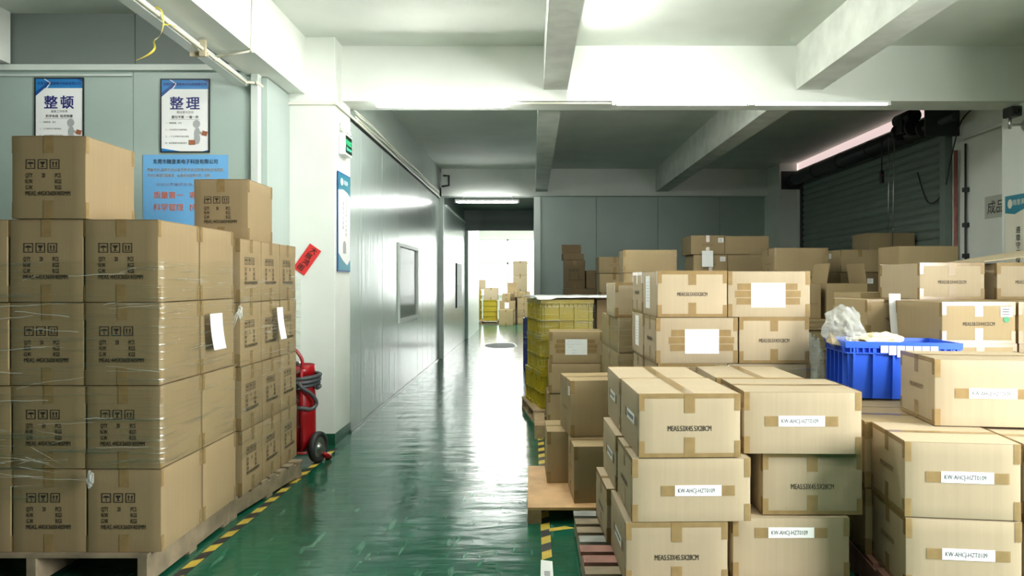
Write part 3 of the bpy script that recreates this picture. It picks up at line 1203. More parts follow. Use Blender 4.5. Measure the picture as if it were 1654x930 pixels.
# lamp tray along the side beam, with strap and timber cross
bm = bmesh.new()
bx(bm, -2.43, -2.345, 2.4, 6.10, 3.085, 3.09)
bx(bm, -2.43, -2.425, 2.4, 6.10, 3.09, 3.14)
bx(bm, -2.35, -2.345, 2.4, 6.10, 3.09, 3.14)
for v in bm.verts:
    v.co.x += (6.1 - v.co.y) * 0.036
o = tag(obj('cable_tray', bm, LAMPBODY), 'long white lamp tray hung beside the concrete beam over the stacks', 'tray')
bm = bmesh.new()
bx(bm, -2.395, -2.27, 5.19, 5.21, 3.055, 3.085)
o = empty('timber_cross', (0, 0, 0))
tag(o, 'pale timber cross wedged over the white lamp tray', 'timber')
obj('crossbar', bm, STICKWOOD, o)
bm = bmesh.new()
bx(bm, -2.318, -2.275, 5.165, 5.19, 3.05, 3.165)
obj('upright', bm, STICKWOOD, o)


def ribbon(bm, pts, w, tw=0.0):
    pts = [Vector(p) for p in pts]
    prev = None
    for i, p in enumerate(pts):
        d = (pts[min(i + 1, len(pts) - 1)] - pts[max(i - 1, 0)]).normalized()
        a = tw * i
        s = d.cross(Vector((0, 1, 0)))
        if s.length < 1e-3:
            s = Vector((1, 0, 0))
        s = (s.normalized() * math.cos(a) + Vector((0, 1, 0)) * math.sin(a)) * w / 2
        cur = (bm.verts.new(p - s), bm.verts.new(p + s))
        if prev:
            f = bm.faces.new((prev[0], prev[1], cur[1], cur[0]))
            f.smooth = True
        prev = cur


def at(px, py, Y):
    """the point at depth Y that the photograph shows at this pixel"""
    return Vector(((px - 860) * Y / 1200.0, Y, CAMZ - (py - 455) * Y / 1200.0))


bm = bmesh.new()
ribbon(bm, smooth_path([Vector((-2.285, 4.5, 3.145)), at(261, 18, 4.5), at(264, 40, 4.52), at(258, 58, 4.5), at(249, 66, 4.5), at(250, 78, 4.48), at(240, 88, 4.47), at(219, 98, 4.45)], 6), 0.012, 0.12)
ribbon(bm, smooth_path([at(262, 40, 4.52), at(280, 41, 4.6), at(292, 55, 4.75), at(305, 67, 4.85), at(319, 79, 4.9)], 6), 0.011, 0.1)
tag(obj('packing_strap', bm, STRAP), 'yellow plastic strap dangling from the white lamp tray', 'strap')

# ------------------------------------------------------------------ posters, signs on the walls
def fig_worker(bm, M, x, z, s, white, brown, boxonly=False):
    ellipse(bm, x, z, 0.22 * s, 0.25 * s, -0.0042, M, white)
    ellipse(bm, x + 0.02 * s, z - 0.55 * s, 0.17 * s, 0.32 * s, -0.0042, M, white, a0=-0.15)
    ellipse(bm, x + 0.22 * s, z - 0.55 * s, 0.22 * s, 0.07 * s, -0.0044, M, white, a0=-0.45)
    ellipse(bm, x - 0.05 * s, z - 1.0 * s, 0.09 * s, 0.28 * s, -0.0044, M, white, a0=0.1)
    ellipse(bm, x + 0.12 * s, z - 1.0 * s, 0.09 * s, 0.28 * s, -0.0044, M, white, a0=-0.15)
    c, q = Matrix.Translation((x + 0.48 * s, 0, z - 0.58 * s)), 0.18 * s
    poly(bm, [(x + 0.30 * s, z - 0.70 * s), (x + 0.62 * s, z - 0.78 * s), (x + 0.70 * s, z - 0.5 * s), (x + 0.38 * s, z - 0.42 * s)], -0.0048, M, brown)
    rect(bm, x - 0.5 * s, x - 0.1 * s, z - 1.32 * s, z - 1.02 * s, -0.0048, M, brown)


def wall_poster(label, x0, x1, z0, z1, big, sub1, sub2):
    w, h = x1 - x0, z1 - z0
    o = empty('wall_poster', (x0, 6.118, z0))
    tag(o, label, 'poster')
    bm = bmesh.new()
    t = 0.009
    for b in ((0, w, 0, t), (0, w, h - t, h), (0, t, t, h - t), (w - t, w, t, h - t)):
        bx(bm, b[0], b[1], -0.012, 0, b[2], b[3])
    obj('poster_frame', bm, BLACK, o)
    bm = bmesh.new()
    M = Matrix.Translation((0, -0.006, 0))
    # 0 paper 1 blue 2 navy 3 deep 4 ink 5 grey 6 brown
    rect(bm, t, w - t, t, h - t, 0, M, 0)
    rect(bm, t, w - t, h - 0.085, h - t, -0.0008, M, 1)
    poly(bm, [(t, h - 0.15), (0.13, h - 0.045), (0.085, h - t), (t, h - t)], -0.0012, M, 1)
    poly(bm, [(t, h - 0.15), (t, h - 0.115), (0.10, h - 0.045), (0.13, h - 0.045)], -0.0016, M, 3)
    poly(bm, [(0.095, h - 0.085), (0.105, h - 0.085), (0.135, h - 0.042), (0.085, h - t), (0.074, h - t), (0.124, h - 0.042)], -0.002, M, 0)
    poly(bm, [(w - t - 0.05, h - t), (w - t, h - 0.035), (w - t, h - t)], -0.0016, M, 3)
    text(bm, '东莞市随意美电子科技有限公司', w / 2, h - 0.056, 0.026, M @ Matrix.Translation((0, -0.0026, 0)), 2, bold=0.012, width=w * 0.88)
    text(bm, big[0], w * 0.33, h - 0.245, 0.115, M @ Matrix.Translation((0, -0.001, 0)), 2, bold=0.03)
    text(bm, big[1], w * 0.66, h - 0.245, 0.115, M @ Matrix.Translation((0, -0.001, 0)), 2, bold=0.03)
    text(bm, sub1, w / 2, h - 0.285, 0.023, M @ Matrix.Translation((0, -0.001, 0)), 4, bold=0.0)
    text(bm, sub2, w / 2, h - 0.325, 0.026, M @ Matrix.Translation((0, -0.001, 0)), 4, bold=0.022)
    rect(bm, w * 0.2, w * 0.8, h - 0.336, h - 0.333, -0.001, M, 5)
    for i, s in enumerate(('一、明确数量，划分', '二、工作场所内不用的物品', '三、一个工作场所只放必需品', '四、制定整理的标准和要求')):
        text(bm, s, w * 0.10, h - 0.37 - 0.055 * i, 0.015, M @ Matrix.Translation((0, -0.001, 0)), 4, align='l')
    poly(bm, [(t, t), (w * 0.42, t), (t, 0.035)], -0.001, M, 1)
    poly(bm, [(w - t, t), (w - t, 0.022), (w * 0.85, t)], -0.001, M, 1)
    fig_worker(bm, M, w * 0.74, 0.235, 0.13, 5, 6)
    obj('poster_sheet', bm, [PAPER, POSTER_BLUE, POSTER_NAVY, POSTER_DEEP, INK, FIGGREY, FIGBROWN], o)
    return o


wall_poster('framed white and blue poster lettered 整顿, half hidden by a carton', -4.095, -3.69, 2.553, 3.158, '整顿', '提高工作效率', '科学布局  取用快捷')
wall_poster('framed white and blue poster lettered 整理 above the pale blue notice', -3.06, -2.655, 2.543, 3.150, '整理', '腾出更大空间', '要与不要  一留一弃')
# pale blue notice
w, h = 0.70, 0.70
o = empty('wall_notice', (-3.205, 6.117, 1.825))
tag(o, 'pale blue paper notice with orange slogans below the framed poster', 'notice')
bm = bmesh.new()
M = Matrix.Identity(4)
bx(bm, 0, w, -0.003, 0, 0, h)
obj('notice_sheet', bm, NOTICE_BLUE, o)
bm = bmesh.new()
M = Matrix.Translation((0, -0.0042, 0))
text(bm, '东莞市随意美电子科技有限公司', w / 2, h - 0.072, 0.042, M, 0, bold=0.018, width=0.53)
text(bm, '质量方针:品质为先以全员参与全过程持续改进为原则,', w / 2, h - 0.135, 0.03, M, 1, bold=0.035, width=0.63)
text(bm, '质量方针:品质为先以全员参与全过程持续改进为原则,', w / 2, h - 0.135, 0.03, M @ Matrix.Translation((0, -0.0008, 0)), 0, bold=0.0, width=0.63)
text(bm, '方针以满足顾客需求、全面提升品质水平、创新。', w / 2 - 0.05, h - 0.182, 0.03, M, 1, bold=0.035, width=0.53)
text(bm, '方针以满足顾客需求、全面提升品质水平、创新。', w / 2 - 0.05, h - 0.182, 0.03, M @ Matrix.Translation((0, -0.0008, 0)), 0, bold=0.0, width=0.53)
text(bm, '企业以质量求生存、诚信求发展', w / 2 + 0.02, h - 0.255, 0.03, M, 1, bold=0.03, width=0.52)
text(bm, '企业以质量求生存、诚信求发展', w / 2 + 0.02, h - 0.255, 0.03, M @ Matrix.Translation((0, -0.0008, 0)), 3, bold=0.0, width=0.52)
for s, x, z in (('质量第一', 0.09, h - 0.355), ('客户至上', 0.385, h - 0.355), ('科学管理', 0.09, h - 0.455), ('持续改进', 0.385, h - 0.455)):
    text(bm, s, x, z, 0.062, M, 1, align='l', bold=0.022)
    text(bm, s, x, z, 0.062, M @ Matrix.Translation((0, -0.0012, 0)), 2, align='l', bold=0.01)
obj('lettering', bm, [INK, PAPER, ORANGE, POSTER_DEEP], o)

# red paper strip on the column
bm = bmesh.new()
c = at(496.0, 419.0, 6.722)
M = Matrix.Translation(c) @ Matrix.Rotation(R(35), 4, 'Y')
o = obj('red_paper_strip', bm, REDPAPER)
bm = bmesh.new()
rect(bm, -0.062, 0.062, -0.135, 0.135, 0)
pb = mesh_from_bm(bm, 'strip')
pb.materials.append(REDPAPER)
o.data = pb
o.matrix_world = M
tag(o, 'tilted red paper strip with black brush characters on the white column', 'paper')
bm = bmesh.new()
for i, s in enumerate('大展鸿图'):
    text(bm, s, 0.006 * (-1) ** i, 0.075 - 0.062 * i, 0.062, Matrix.Translation((0, -0.0012, 0)), 0, bold=0.022)
c = obj('brush_characters', bm, INK, o)

# tall poster on the aisle side of the column
def side_frame(x, y, z, facing):
    """local XZ plane facing -Y moved onto a wall that faces +X or -X"""
    return Matrix.Translation((x, y, z)) @ Matrix.Rotation(R(90 if facing == '+x' else -90), 4, 'Z')


o = empty('column_poster')
o.matrix_world = side_frame(-1.784, 7.015, 1.576, '+x')
tag(o, 'tall narrow white poster with teal ends on the column by the aisle', 'poster')
w, h = 0.46, 0.92
bm = bmesh.new()
bx(bm, -w / 2, w / 2, -0.008, 0, 0, h)
obj('poster_board', bm, POSTER_DEEP, o)
bm = bmesh.new()
M = Matrix.Translation((0, -0.009, 0))
rect(bm, -w / 2 + 0.012, w / 2 - 0.012, 0.012, h - 0.012, 0, M, 0)
poly(bm, [(-w / 2 + 0.012, h - 0.17), (-0.05, h - 0.15), (0.1, h - 0.165), (w / 2 - 0.012, h - 0.20), (w / 2 - 0.012, h - 0.012), (-w / 2 + 0.012, h - 0.012)], -0.001, M, 1)
poly(bm, [(-w / 2 + 0.012, 0.012), (w / 2 - 0.012, 0.012), (w / 2 - 0.012, 0.12), (0.1, 0.06), (-0.05, 0.10), (-w / 2 + 0.012, 0.17)], -0.001, M, 1)
ellipse(bm, -0.10, h - 0.085, 0.05, 0.035, -0.002, M, 0)
text(bm, '随意美', 0.05, h - 0.10, 0.05, M @ Matrix.Translation((0, -0.002, 0)), 0)
for i, s in enumerate('安全生产人人有责'):
    text(bm, s, 0.06, h - 0.27 - 0.045 * i, 0.04, M @ Matrix.Translation((0, -0.001, 0)), 2)
for i, s in enumerate('遵章守纪保障'):
    text(bm, s, -0.05, h - 0.30 - 0.045 * i, 0.04, M @ Matrix.Translation((0, -0.001, 0)), 2)
ellipse(bm, 0.0, 0.24, 0.06, 0.05, -0.001, M, 3)
rect(bm, -0.06, 0.06, 0.17, 0.23, -0.0012, M, 3)
obj('poster_sheet', bm, [PAPER, TEAL, LABELINK, FIGGREY], o)

# emergency light with exit sign
o = empty('exit_light')
o.matrix_world = side_frame(-1.788, 6.99, 2.66, '+x')
tag(o, 'white emergency light box with twin lamps and green exit face', 'exit sign')
bm = bmesh.new()
bx(bm, -0.13, 0.13, -0.06, 0, 0, 0.20, bev=0.008)
obj('housing', bm, LAMPBODY, o)
bm = bmesh.new()
rect(bm, -0.115, 0.115, 0.02, 0.18, -0.0615)
obj('sign_face', bm, SIGNDARK, o)
bm = bmesh.new()
M = Matrix.Translation((0, -0.0625, 0))
text(bm, '安全出口', 0, 0.10, 0.055, M, 0, bold=0.01)
poly(bm, [(-0.09, 0.06), (-0.05, 0.035), (-0.05, 0.05), (0.09, 0.05), (0.09, 0.07), (-0.05, 0.07), (-0.05, 0.085)], 0, M, 0)
obj('sign_symbols', bm, GREENLIT, o)
for s in (-1, 1):
    bm = bmesh.new()
    T = Matrix.Translation((s * 0.07, -0.03, 0.255)) @ Matrix.Rotation(R(20 * s), 4, 'Y') @ Matrix.Rotation(R(70), 4, 'X')
    lathe(bm, [(0, -0.04), (0.03, -0.035), (0.052, 0.0), (0.055, 0.02), (0.048, 0.022), (0, 0.012)], 18, M=T)
    tube(bm, [(s * 0.07, -0.03, 0.19), (s * 0.07, -0.03, 0.24)], 0.012, 8)
    obj('lamp_head', bm, LAMPBODY, o)

# notice board further down the aisle wall
bm = bmesh.new()
o = empty('notice_board')
o.matrix_world = side_frame(WX + 0.054, 17.5, 0.88, '+x')
tag(o, 'narrow notice board with bluish sheet on the far aisle wall', 'notice board')
bx(bm, -0.62, 0.62, -0.02, 0, 0, 1.03, bev=0.003)
obj('board', bm, STEEL_DARK, o)
bm = bmesh.new()
rect(bm, -0.6, 0.6, 0.02, 0.5, -0.023)
obj('lower_sheet', bm, PAPER, o)
bm = bmesh.new()
rect(bm, -0.6, 0.5, 0.52, 1.01, -0.023)
obj('upper_sheet', bm, PAPER, o)

# right-hand column: safety poster and camera; wall sheet
o = empty('safety_poster')
o.matrix_world = side_frame(4.645, 7.02, 1.38, '-x')
tag(o, 'cream safety poster with teal top on the column by the shutter', 'poster')
w, h = 0.56, 0.94
bm = bmesh.new()
bx(bm, -w / 2, w / 2, -0.008, 0, 0, h)
obj('poster_board', bm, TRIM, o)
bm = bmesh.new()
M = Matrix.Translation((0, -0.009, 0))
rect(bm, -w / 2 + 0.015, w / 2 - 0.01, 0.012, h - 0.006, 0, M, 0)
poly(bm, [(-w / 2 + 0.015, h - 0.17), (-0.12, h - 0.19), (0.05, h - 0.14), (w / 2 - 0.01, h - 0.10), (w / 2 - 0.01, h - 0.006), (-w / 2 + 0.015, h - 0.006)], -0.001, M, 1)
ellipse(bm, -0.19, h - 0.085, 0.035, 0.045, -0.002, M, 0)
text(bm, '随意美', -0.06, h - 0.10, 0.06, M @ Matrix.Translation((0, -0.002, 0)), 0, bold=0.01)
for i, s in enumerate('安全生产人人有责'):
    text(bm, s, 0.09, h - 0.27 - 0.078 * i, 0.072, M @ Matrix.Translation((0, -0.001, 0)), 2, bold=0.02)
for i, s in enumerate('遵章守纪保障安全'):
    text(bm, s, -0.07, h - 0.37 - 0.074 * i, 0.070, M @ Matrix.Translation((0, -0.001, 0)), 2, bold=0.02)
obj('poster_sheet', bm, [plain('cream_poster', srgb(228, 224, 206), 0.5), TEAL, INK], o)

o = empty('security_camera', (4.65, 7.0, 2.96))
tag(o, 'small black security camera on a chrome arm high on the column', 'camera')
bm = bmesh.new()
lathe(bm, [(0, 0), (0.05, 0), (0.055, 0.012), (0.03, 0.03), (0, 0.032)], 20, M=Matrix.Rotation(R(-90), 4, 'Y'))
tube(bm, [(-0.03, 0, 0), (-0.16, 0, -0.005)], 0.012, 10)
tube(bm, [(-0.15, 0, -0.04), (-0.15, 0, 0.07)], 0.014, 10)
obj('mount_arm', bm, STEEL, o, smooth=True)
bm = bmesh.new()
bx(bm, -0.195, -0.095, -0.10, 0.05, 0.06, 0.16, bev=0.018)
obj('housing', bm, BLACK, o)
bm = bmesh.new()
lathe(bm, [(0, 0), (0.03, 0.0), (0.03, 0.008), (0.02, 0.006), (0, 0.004)], 18, M=Matrix.Translation((-0.145, -0.101, 0.11)) @ Matrix.Rotation(R(90), 4, 'X'))
obj('lens', bm, GLASS_DARK, o)
bm = bmesh.new()
bx(bm, -0.18, -0.11, -0.08, 0.05, 0.155, 0.172, bev=0.004)
obj('sun_cap', bm, PAPERGREY, o)

bm = bmesh.new()
M = side_frame(4.947, 7.85, 2.165, '-x')
bx(bm, -0.27, 0.27, -0.003, 0, 0, 0.24)
o = obj('wall_sheet', bm, PAPERGREY)
o.matrix_world = M
tag(o, 'grey paper sheet lettered 成品区 on the wall behind the column', 'sign')
bm = bmesh.new()
text(bm, '成品区', 0, 0.06, 0.15, Matrix.Translation((0, -0.0045, 0)), 0, bold=0.005)
obj('lettering', bm, INK, o)

# ------------------------------------------------------------------ roller shutter in the right-hand wall
o = empty('roller_shutter', (4.93, 0, 0))
tag(o, 'dark grey-green roller shutter closing the opening behind the cartons', 'shutter')
bm = bmesh.new()
prev = None
pitch = 0.105
n = int(3.36 / pitch * 12)
Y0, Y1 = 8.85, 13.45
for i in range(n + 1):
    z = 0.02 + 3.34 * i / n
    x = -0.008 - 0.036 * abs(math.sin(math.pi * z / pitch)) ** 0.45
    cur = (bm.verts.new((x, Y0, z)), bm.verts.new((x, Y1, z)))
    if prev:
        f = bm.faces.new((prev[0], cur[0], cur[1], prev[1]))
        f.smooth = True
    prev = cur
obj('curtain', bm, SHUTTER, o)
for y0, y1 in ((Y0 - 0.10, Y0 + 0.02), (Y1 - 0.02, Y1 + 0.06)):
    bm = bmesh.new()
    bx(bm, -0.07, 0.015, y0, y1, 0, 3.3, bev=0.004)
    obj('guide_rail', bm, SHUTTER if y0 < 10 else STEEL_DARK, o)
bm = bmesh.new()
tube(bm, [(-0.20, Y0 - 0.55, 3.33), (-0.20, Y1 + 0.2, 3.33)], 0.045, 16)
tube(bm, [(-0.20, Y0 + 0.1, 3.33), (-0.20, Y1 + 0.05, 3.33)], 0.11, 24)
for i in range(5):
    y = Y0 + 0.5 + i * 1.0
    tube(bm, [(-0.20, y, 3.33), (-0.20, y + 0.02, 3.33)], 0.118, 24)
obj('drum', bm, STEEL_DARK, o)
for y in (Y0 - 0.25, Y1 + 0.12):
    bm = bmesh.new()
    bx(bm, -0.38, 0.015, y, y + 0.03, 3.17, 3.50 if y > 10 else 3.68, bev=0.003)
    obj('end_plate', bm, STEEL_DARK, o)
bm = bmesh.new()
tube(bm, [(-0.30, Y0 + 0.15, 3.50), (-0.30, Y0 + 0.55, 3.50)], [0.085, 0.085], 18)
tube(bm, [(-0.33, Y0 + 0.42, 3.35), (-0.33, Y0 + 0.48, 3.35)], 0.105, 20)
tube(bm, [(-0.33, Y0 + 0.12, 3.35), (-0.33, Y0 + 0.17, 3.35)], 0.10, 20)
bx(bm, -0.40, -0.24, Y0 + 0.26, Y0 + 0.45, 3.30, 3.50, bev=0.02)
obj('motor', bm, BLACK, o)
bm = bmesh.new()
for dy in (0.0, 0.14):
    tube(bm, [(-0.40, Y0 + 0.45 + dy, 3.3), (-0.40, Y0 + 0.5 + dy * 0.8, 1.9)], 0.006, 6)
obj('pull_chain', bm, STEEL, o)
o2 = empty('pendant_switch', (4.50, Y0 + 0.72, 2.83))
tag(o2, 'small black push-button pendant hanging before the shutter', 'switch')
bm = bmesh.new()
bx(bm, -0.025, 0.025, -0.02, 0.02, -0.08, 0.08, bev=0.01)
obj('switch_body', bm, BLACK, o2)
bm = bmesh.new()
lathe(bm, [(0, 0), (0.012, 0), (0.012, 0.008), (0, 0.01)], 12, M=Matrix.Translation((0, -0.02, 0.02)) @ Matrix.Rotation(R(90), 4, 'X'))
obj('button', bm, RED, o2)
bm = bmesh.new()
tube(bm, [(0, 0, 0.075), (0.0, 0, 0.48), (0.06, 0.0, 0.52)], 0.008, 6)
obj('cord', bm, BLACK, o2)
# hood plate and services beside the shutter
conduit('upright pipe coloured as the pinkish light edge beside the shutter guide', [(4.90, 8.60, 0.05), (4.90, 8.60, 3.0)], 0.022, PINK_EDGE)  # light leaking pink past the guide is put into this pipe's colour
bm = bmesh.new()
tube(bm, [(4.92, 8.44, 0.05), (4.92, 8.44, 3.05)], 0.012, 6)
for z in (0.6, 1.15, 1.75, 2.1, 2.5):
    bx(bm, 4.895, 4.95, 8.41, 8.47, z, z + 0.05, bev=0.004)
tag(obj('cable_conduit', bm, STEEL_DARK), 'thin dark conduit with clips on the wall beside the pinkish upright', 'pipe')
conduit('slim white pipe fixed along the wall from the shutter towards the camera', [(4.90, 8.55, 3.11), (4.90, 7.45, 3.13)], 0.016, LAMPBODY)
bm = bmesh.new()
tube(bm, smooth_path([(4.82, 9.3, 2.85), (4.85, 9.1, 2.45), (4.87, 8.8, 2.55), (4.88, 8.65, 2.95), (4.9, 8.5, 3.3), (4.92, 8.3, 3.42)], 8), 0.008, 6)
c = obj('loose_cable', bm, BLACK, o)
c.location = (-4.93, 0, 0)

# ------------------------------------------------------------------ floor marking
def hazard_line(label, p0, p1, w, pitch=0.115):
    p0, p1 = Vector(p0), Vector(p1)
    d = (p1 - p0)
    L = d.length
    d.normalize()
    s = Vector((-d.y, d.x, 0)) * w / 2
    bm = bmesh.new()
    n = int(L / pitch)
    sk = 0.045
    for i in range(n):
        a, b = i * pitch, (i + 1) * pitch
        quad(bm, [p0 + d * (a + sk) - s + Vector((0, 0, .0015)), p0 + d * (b + sk) - s + Vector((0, 0, .0015)),
                  p0 + d * b + s + Vector((0, 0, .0015)), p0 + d * a + s + Vector((0, 0, .0015))][::-1], i % 2)
    o = obj('floor_tape', bm, [HAZ_Y, HAZ_K])
    for f in o.data.polygons:
        if f.normal.z < 0:
            f.flip()
    o['kind'] = 'structure'
    o['label'] = label
    o['category'] = 'floor tape'
    return o


hazard_line('yellow and black floor tape beside the wrapped stacks', (-1.79, 2.9, 0), (-1.755, 6.6, 0), 0.055)
hazard_line('yellow and black floor tape in front of the plywood pallet', (0.078, 3.95, 0), (0.078, 7.6, 0), 0.055)
bm = bmesh.new()
quad(bm, [(0.10, 4.40, .002), (0.255, 4.46, .002), (0.20, 4.50, .002), (0.10, 4.455, .002)])
tag(obj('floor_tape', bm, HAZ_Y), 'short yellow stub of floor tape crossing beside the striped line', 'floor tape')
bm = bmesh.new()
quad(bm, [(0.035, 3.45, .0025), (0.105, 3.45, .0025), (0.105, 3.93, .0025), (0.045, 3.95, .0025)])
for i in range(9):
    quad(bm, [(0.06, 3.62 + 0.02 * i, .003), (0.09, 3.62 + 0.02 * i, .003), (0.09, 3.63 + 0.02 * i, .003), (0.06, 3.63 + 0.02 * i, .003)], 1)
tag(obj('floor_sticker', bm, [PAPER, LABELINK]), 'white sticker on the floor at the near end of the striped tape', 'sticker')

# ------------------------------------------------------------------ left side: the two wrapped stacks of marked cartons
MW, ML, MH = 0.3555, 0.445, 0.402
LAY = ('bottom', 'second', 'third', 'top')
G1 = 'marked cartons in the wrapped stack by the posters'
G2 = 'marked cartons in the wrapped stack before the fire extinguisher'
COLS = ('corner by the aisle', 'middle column', 'cut by photo edge')
shift = (0.004, 0.0, -0.008, -0.012)
for k in range(4):
    for c in range(3):
        carton('marked carton in the near wrapped stack, %s layer, front, %s' % (LAY[k], COLS[c]),
               -1.80 - 0.3645 * (c + 1) + shift[k] + random.uniform(-.002, .002), 3.61 + random.uniform(0, .006), 0.166 + 0.405 * k, MW, ML, MH,
               yaw=random.uniform(-.4, .4), prt='marks', tape=1, mat=CARD_MARK, group=G1)
    carton('carton in the near wrapped stack, %s layer, plain side to aisle, second row' % LAY[k],
           -2.161 + shift[k], 3.61 + 0.456, 0.166 + 0.405 * k, MW, ML, MH, prt='marks', tape=1, mat=CARD_MARK, group=G1)
carton('single brown marked carton on top of the near wrapped stack, under the poster', -2.522, 3.60, 0.166 + 0.405 * 4, MW, ML, MH, yaw=0.3, prt='marks', tape=1, mat=CARD_MARK)
pallet('worn wooden pallet under the near wrapped stack of marked cartons', -2.98, 3.585, 1.12, 0.98, 0.166, 0, 'x', 6, WOOD_GREY)
PL2 = 0.135
for k in range(4):
    for i, nm in enumerate(('nearest column', 'middle column', 'farthest column, by the red extinguisher')):
        carton('carton with its marks facing the aisle, %s layer, %s' % (LAY[k], nm), -1.825 - ML - 0.004 * k + random.uniform(-.003, .003), 4.668 + 0.3655 * i, PL2 + 0.405 * k,
               MW, ML, MH, yaw=random.uniform(-.5, .5), turn=True, prt='marks', tape=1, mat=CARD_MARK, group=G2)
        if k == 3 and i == 0:
            for q in range(3):
                pass
carton('single marked carton on top of the second wrapped stack, before the pale blue notice', -1.875 - MW, 4.90, PL2 + 0.405 * 4, MW, ML, MH, yaw=-0.5, prt='marks', tape=1, mat=CARD_MARK)
pallet('grey weathered pallet with open slats before the fire extinguisher', -2.93, 4.70, 1.07, 1.06, PL2, -6.3, 'x', 8, WOOD_GREY)

wrap('stretch_wrap', 'clear film pulled round the near stack of marked cartons',
     [(-2.92, 3.60), (-1.815, 3.60), (-1.797, 3.62), (-1.795, 4.0), (-1.797, 4.50)], 0.58, 1.585, 3, nz=40, out=0.011, ragged=0.05)
wrap('stretch_wrap', 'clear film hanging low on the near stack, beside the knot',
     [(-2.92, 3.588), (-2.20, 3.588)], 0.44, 0.75, 8, nz=14, out=0.012, ragged=0.10)
wrap('stretch_wrap', 'clear film pulled round the second stack facing the aisle',
     [(-1.818, 4.60), (-1.812, 5.0), (-1.812, 5.77), (-2.0, 5.785)], 0.36, 1.50, 5, nz=34, out=0.011, ragged=0.07, amp=0.012)
bm = bmesh.new()
crumple(bm, at(146, 773, 3.572), 0.016, 0.014, 0.036, 3, 3, 0.5)
for i in range(5):
    e = at(50 - 9 * i, 722 + 16 * i, 3.585)
    ribbon(bm, smooth_path([at(145, 766 + i * 2, 3.57), at(105, 752 + 7 * i, 3.58), e], 4), 0.003 + 0.002 * (i % 3), 0.3)
tag(obj('film_knot', bm, BAG), 'white knotted tail of film on the front of the near stack', 'plastic film')
bm = bmesh.new()
crumple(bm, at(388, 505, 4.575), 0.012, 0.012, 0.035, 5, 3, 0.6)
for i in range(3):
    ribbon(bm, smooth_path([at(386, 500, 4.56), at(382 - i * 3, 516, 4.545), at(377 - 3 * i, 530 + 3 * i, 4.54)], 4), 0.004, 0.2)
tag(obj('film_knot', bm, WISP_GLINT), 'gathered wisp of film between the two wrapped stacks', 'plastic film')


def loose_sheet(label, p, w, h, face, tilt=0.0, curl=0.03, mat=PAPER):
    bm = bmesh.new()
    n = 6
    prev = None
    for i in range(n + 1):
        t = i / n
        z = -h * t
        d = -curl * t * t
        cur = (bm.verts.new((-w / 2 + tilt * t, d, z)), bm.verts.new((w / 2 + tilt * t, d - 0.004, z)))
        if prev:
            f = bm.faces.new((prev[0], cur[0], cur[1], prev[1]))
            f.smooth = True
        prev = cur
    o = obj('paper_sheet', bm, mat)
    o.matrix_world = Matrix.Translation(p) @ Matrix.Rotation(R({'+x': 90, '-y': 0}[face]), 4, 'Z')
    tag(o, label, 'paper')
    return o


loose_sheet('blank white sheet tucked in the film of the near stack, on its aisle side', (-1.772, 4.16, 1.303), 0.15, 0.20, '+x', 0.008, 0.02)
loose_sheet('blank white sheet tucked in the film of the second stack', (-1.79, 5.26, 1.30), 0.11, 0.225, '+x', 0.03, 0.02)

# taut film creases, their sharp highlights laid on as pale ribbons
def creases(wrap_o, n, x0, x1, z0, z1, y, seed):
    rnd = random.Random(seed)
    bm = bmesh.new()
    for i in range(n):
        xa = rnd.uniform(x0, x1)
        ln = rnd.uniform(0.06, 0.30)
        z = rnd.uniform(z0, z1)
        dz = rnd.uniform(-0.03, 0.03)
        ribbon(bm, [(xa + ln * t / 6, y + 0.003 * math.sin(t + i), z + dz * t / 6 + 0.002 * math.sin(t * 1.7 + i)) for t in range(7)], rnd.uniform(0.001, 0.0032), 0.05)
    obj('film_highlights', bm, WISP_GLINT, wrap_o)


creases(bpy.data.objects['stretch_wrap'], 46, -2.92, -1.95, 0.60, 1.55, 3.585, 4)
creases(bpy.data.objects['stretch_wrap.001'], 26, -2.92, -2.35, 0.52, 0.76, 3.578, 9)

# ------------------------------------------------------------------ wheeled fire extinguisher
o = empty('fire_extinguisher', (-1.925, 6.12, 0), R(-14))
tag(o, 'large red wheeled fire extinguisher with coiled black hose beside the column', 'fire extinguisher')
bm = bmesh.new()
lathe(bm, [(0, 0.10), (0.09, 0.10), (0.125, 0.13), (0.138, 0.19), (0.138, 0.40), (0.1385, 0.405), (0.138, 0.41), (0.138, 0.56), (0.125, 0.63), (0.09, 0.68), (0.045, 0.705), (0.04, 0.73), (0, 0.73)], 32)
obj('cylinder', bm, RED, o)
bm = bmesh.new()
for s in (-1, 1):
    tube(bm, [(s * 0.10, -0.125, 0.12), (s * 0.10, -0.13, 0.62), (s * 0.10, -0.12, 0.78)], 0.013, 10)
tube(bm, smooth_path([(-0.10, -0.12, 0.78), (-0.10, -0.11, 0.86), (-0.075, -0.15, 0.93), (0.0, -0.16, 0.955), (0.05, -0.155, 0.945), (0.10, -0.12, 0.86), (0.10, -0.12, 0.78)], 6), 0.014, 10)
tube(bm, [(-0.14, 0.02, 0.095), (0.14, 0.02, 0.095)], 0.012, 8)
for y in (-0.12, 0.12):
    tube(bm, [(-0.12, y, 0.10), (0.12, y, 0.10)], 0.011, 8)
for s in (-1, 1):
    tube(bm, [(s * 0.12, -0.12, 0.10), (s * 0.12, 0.12, 0.10)], 0.011, 8)
obj('frame', bm, RED, o, smooth=True)
bm = bmesh.new()
lathe(bm, [(0.125, 0.71), (0.13, 0.71), (0.13, 0.80), (0.125, 0.80), (0.125, 0.71)], 28)
bx(bm, -0.012, 0.012, -0.13, 0.13, 0.715, 0.735)
obj('valve_guard', bm, RED, o)
bm = bmesh.new()
lathe(bm, [(0, 0.73), (0.025, 0.73), (0.025, 0.80), (0.035, 0.805), (0.035, 0.83), (0, 0.835)], 16)
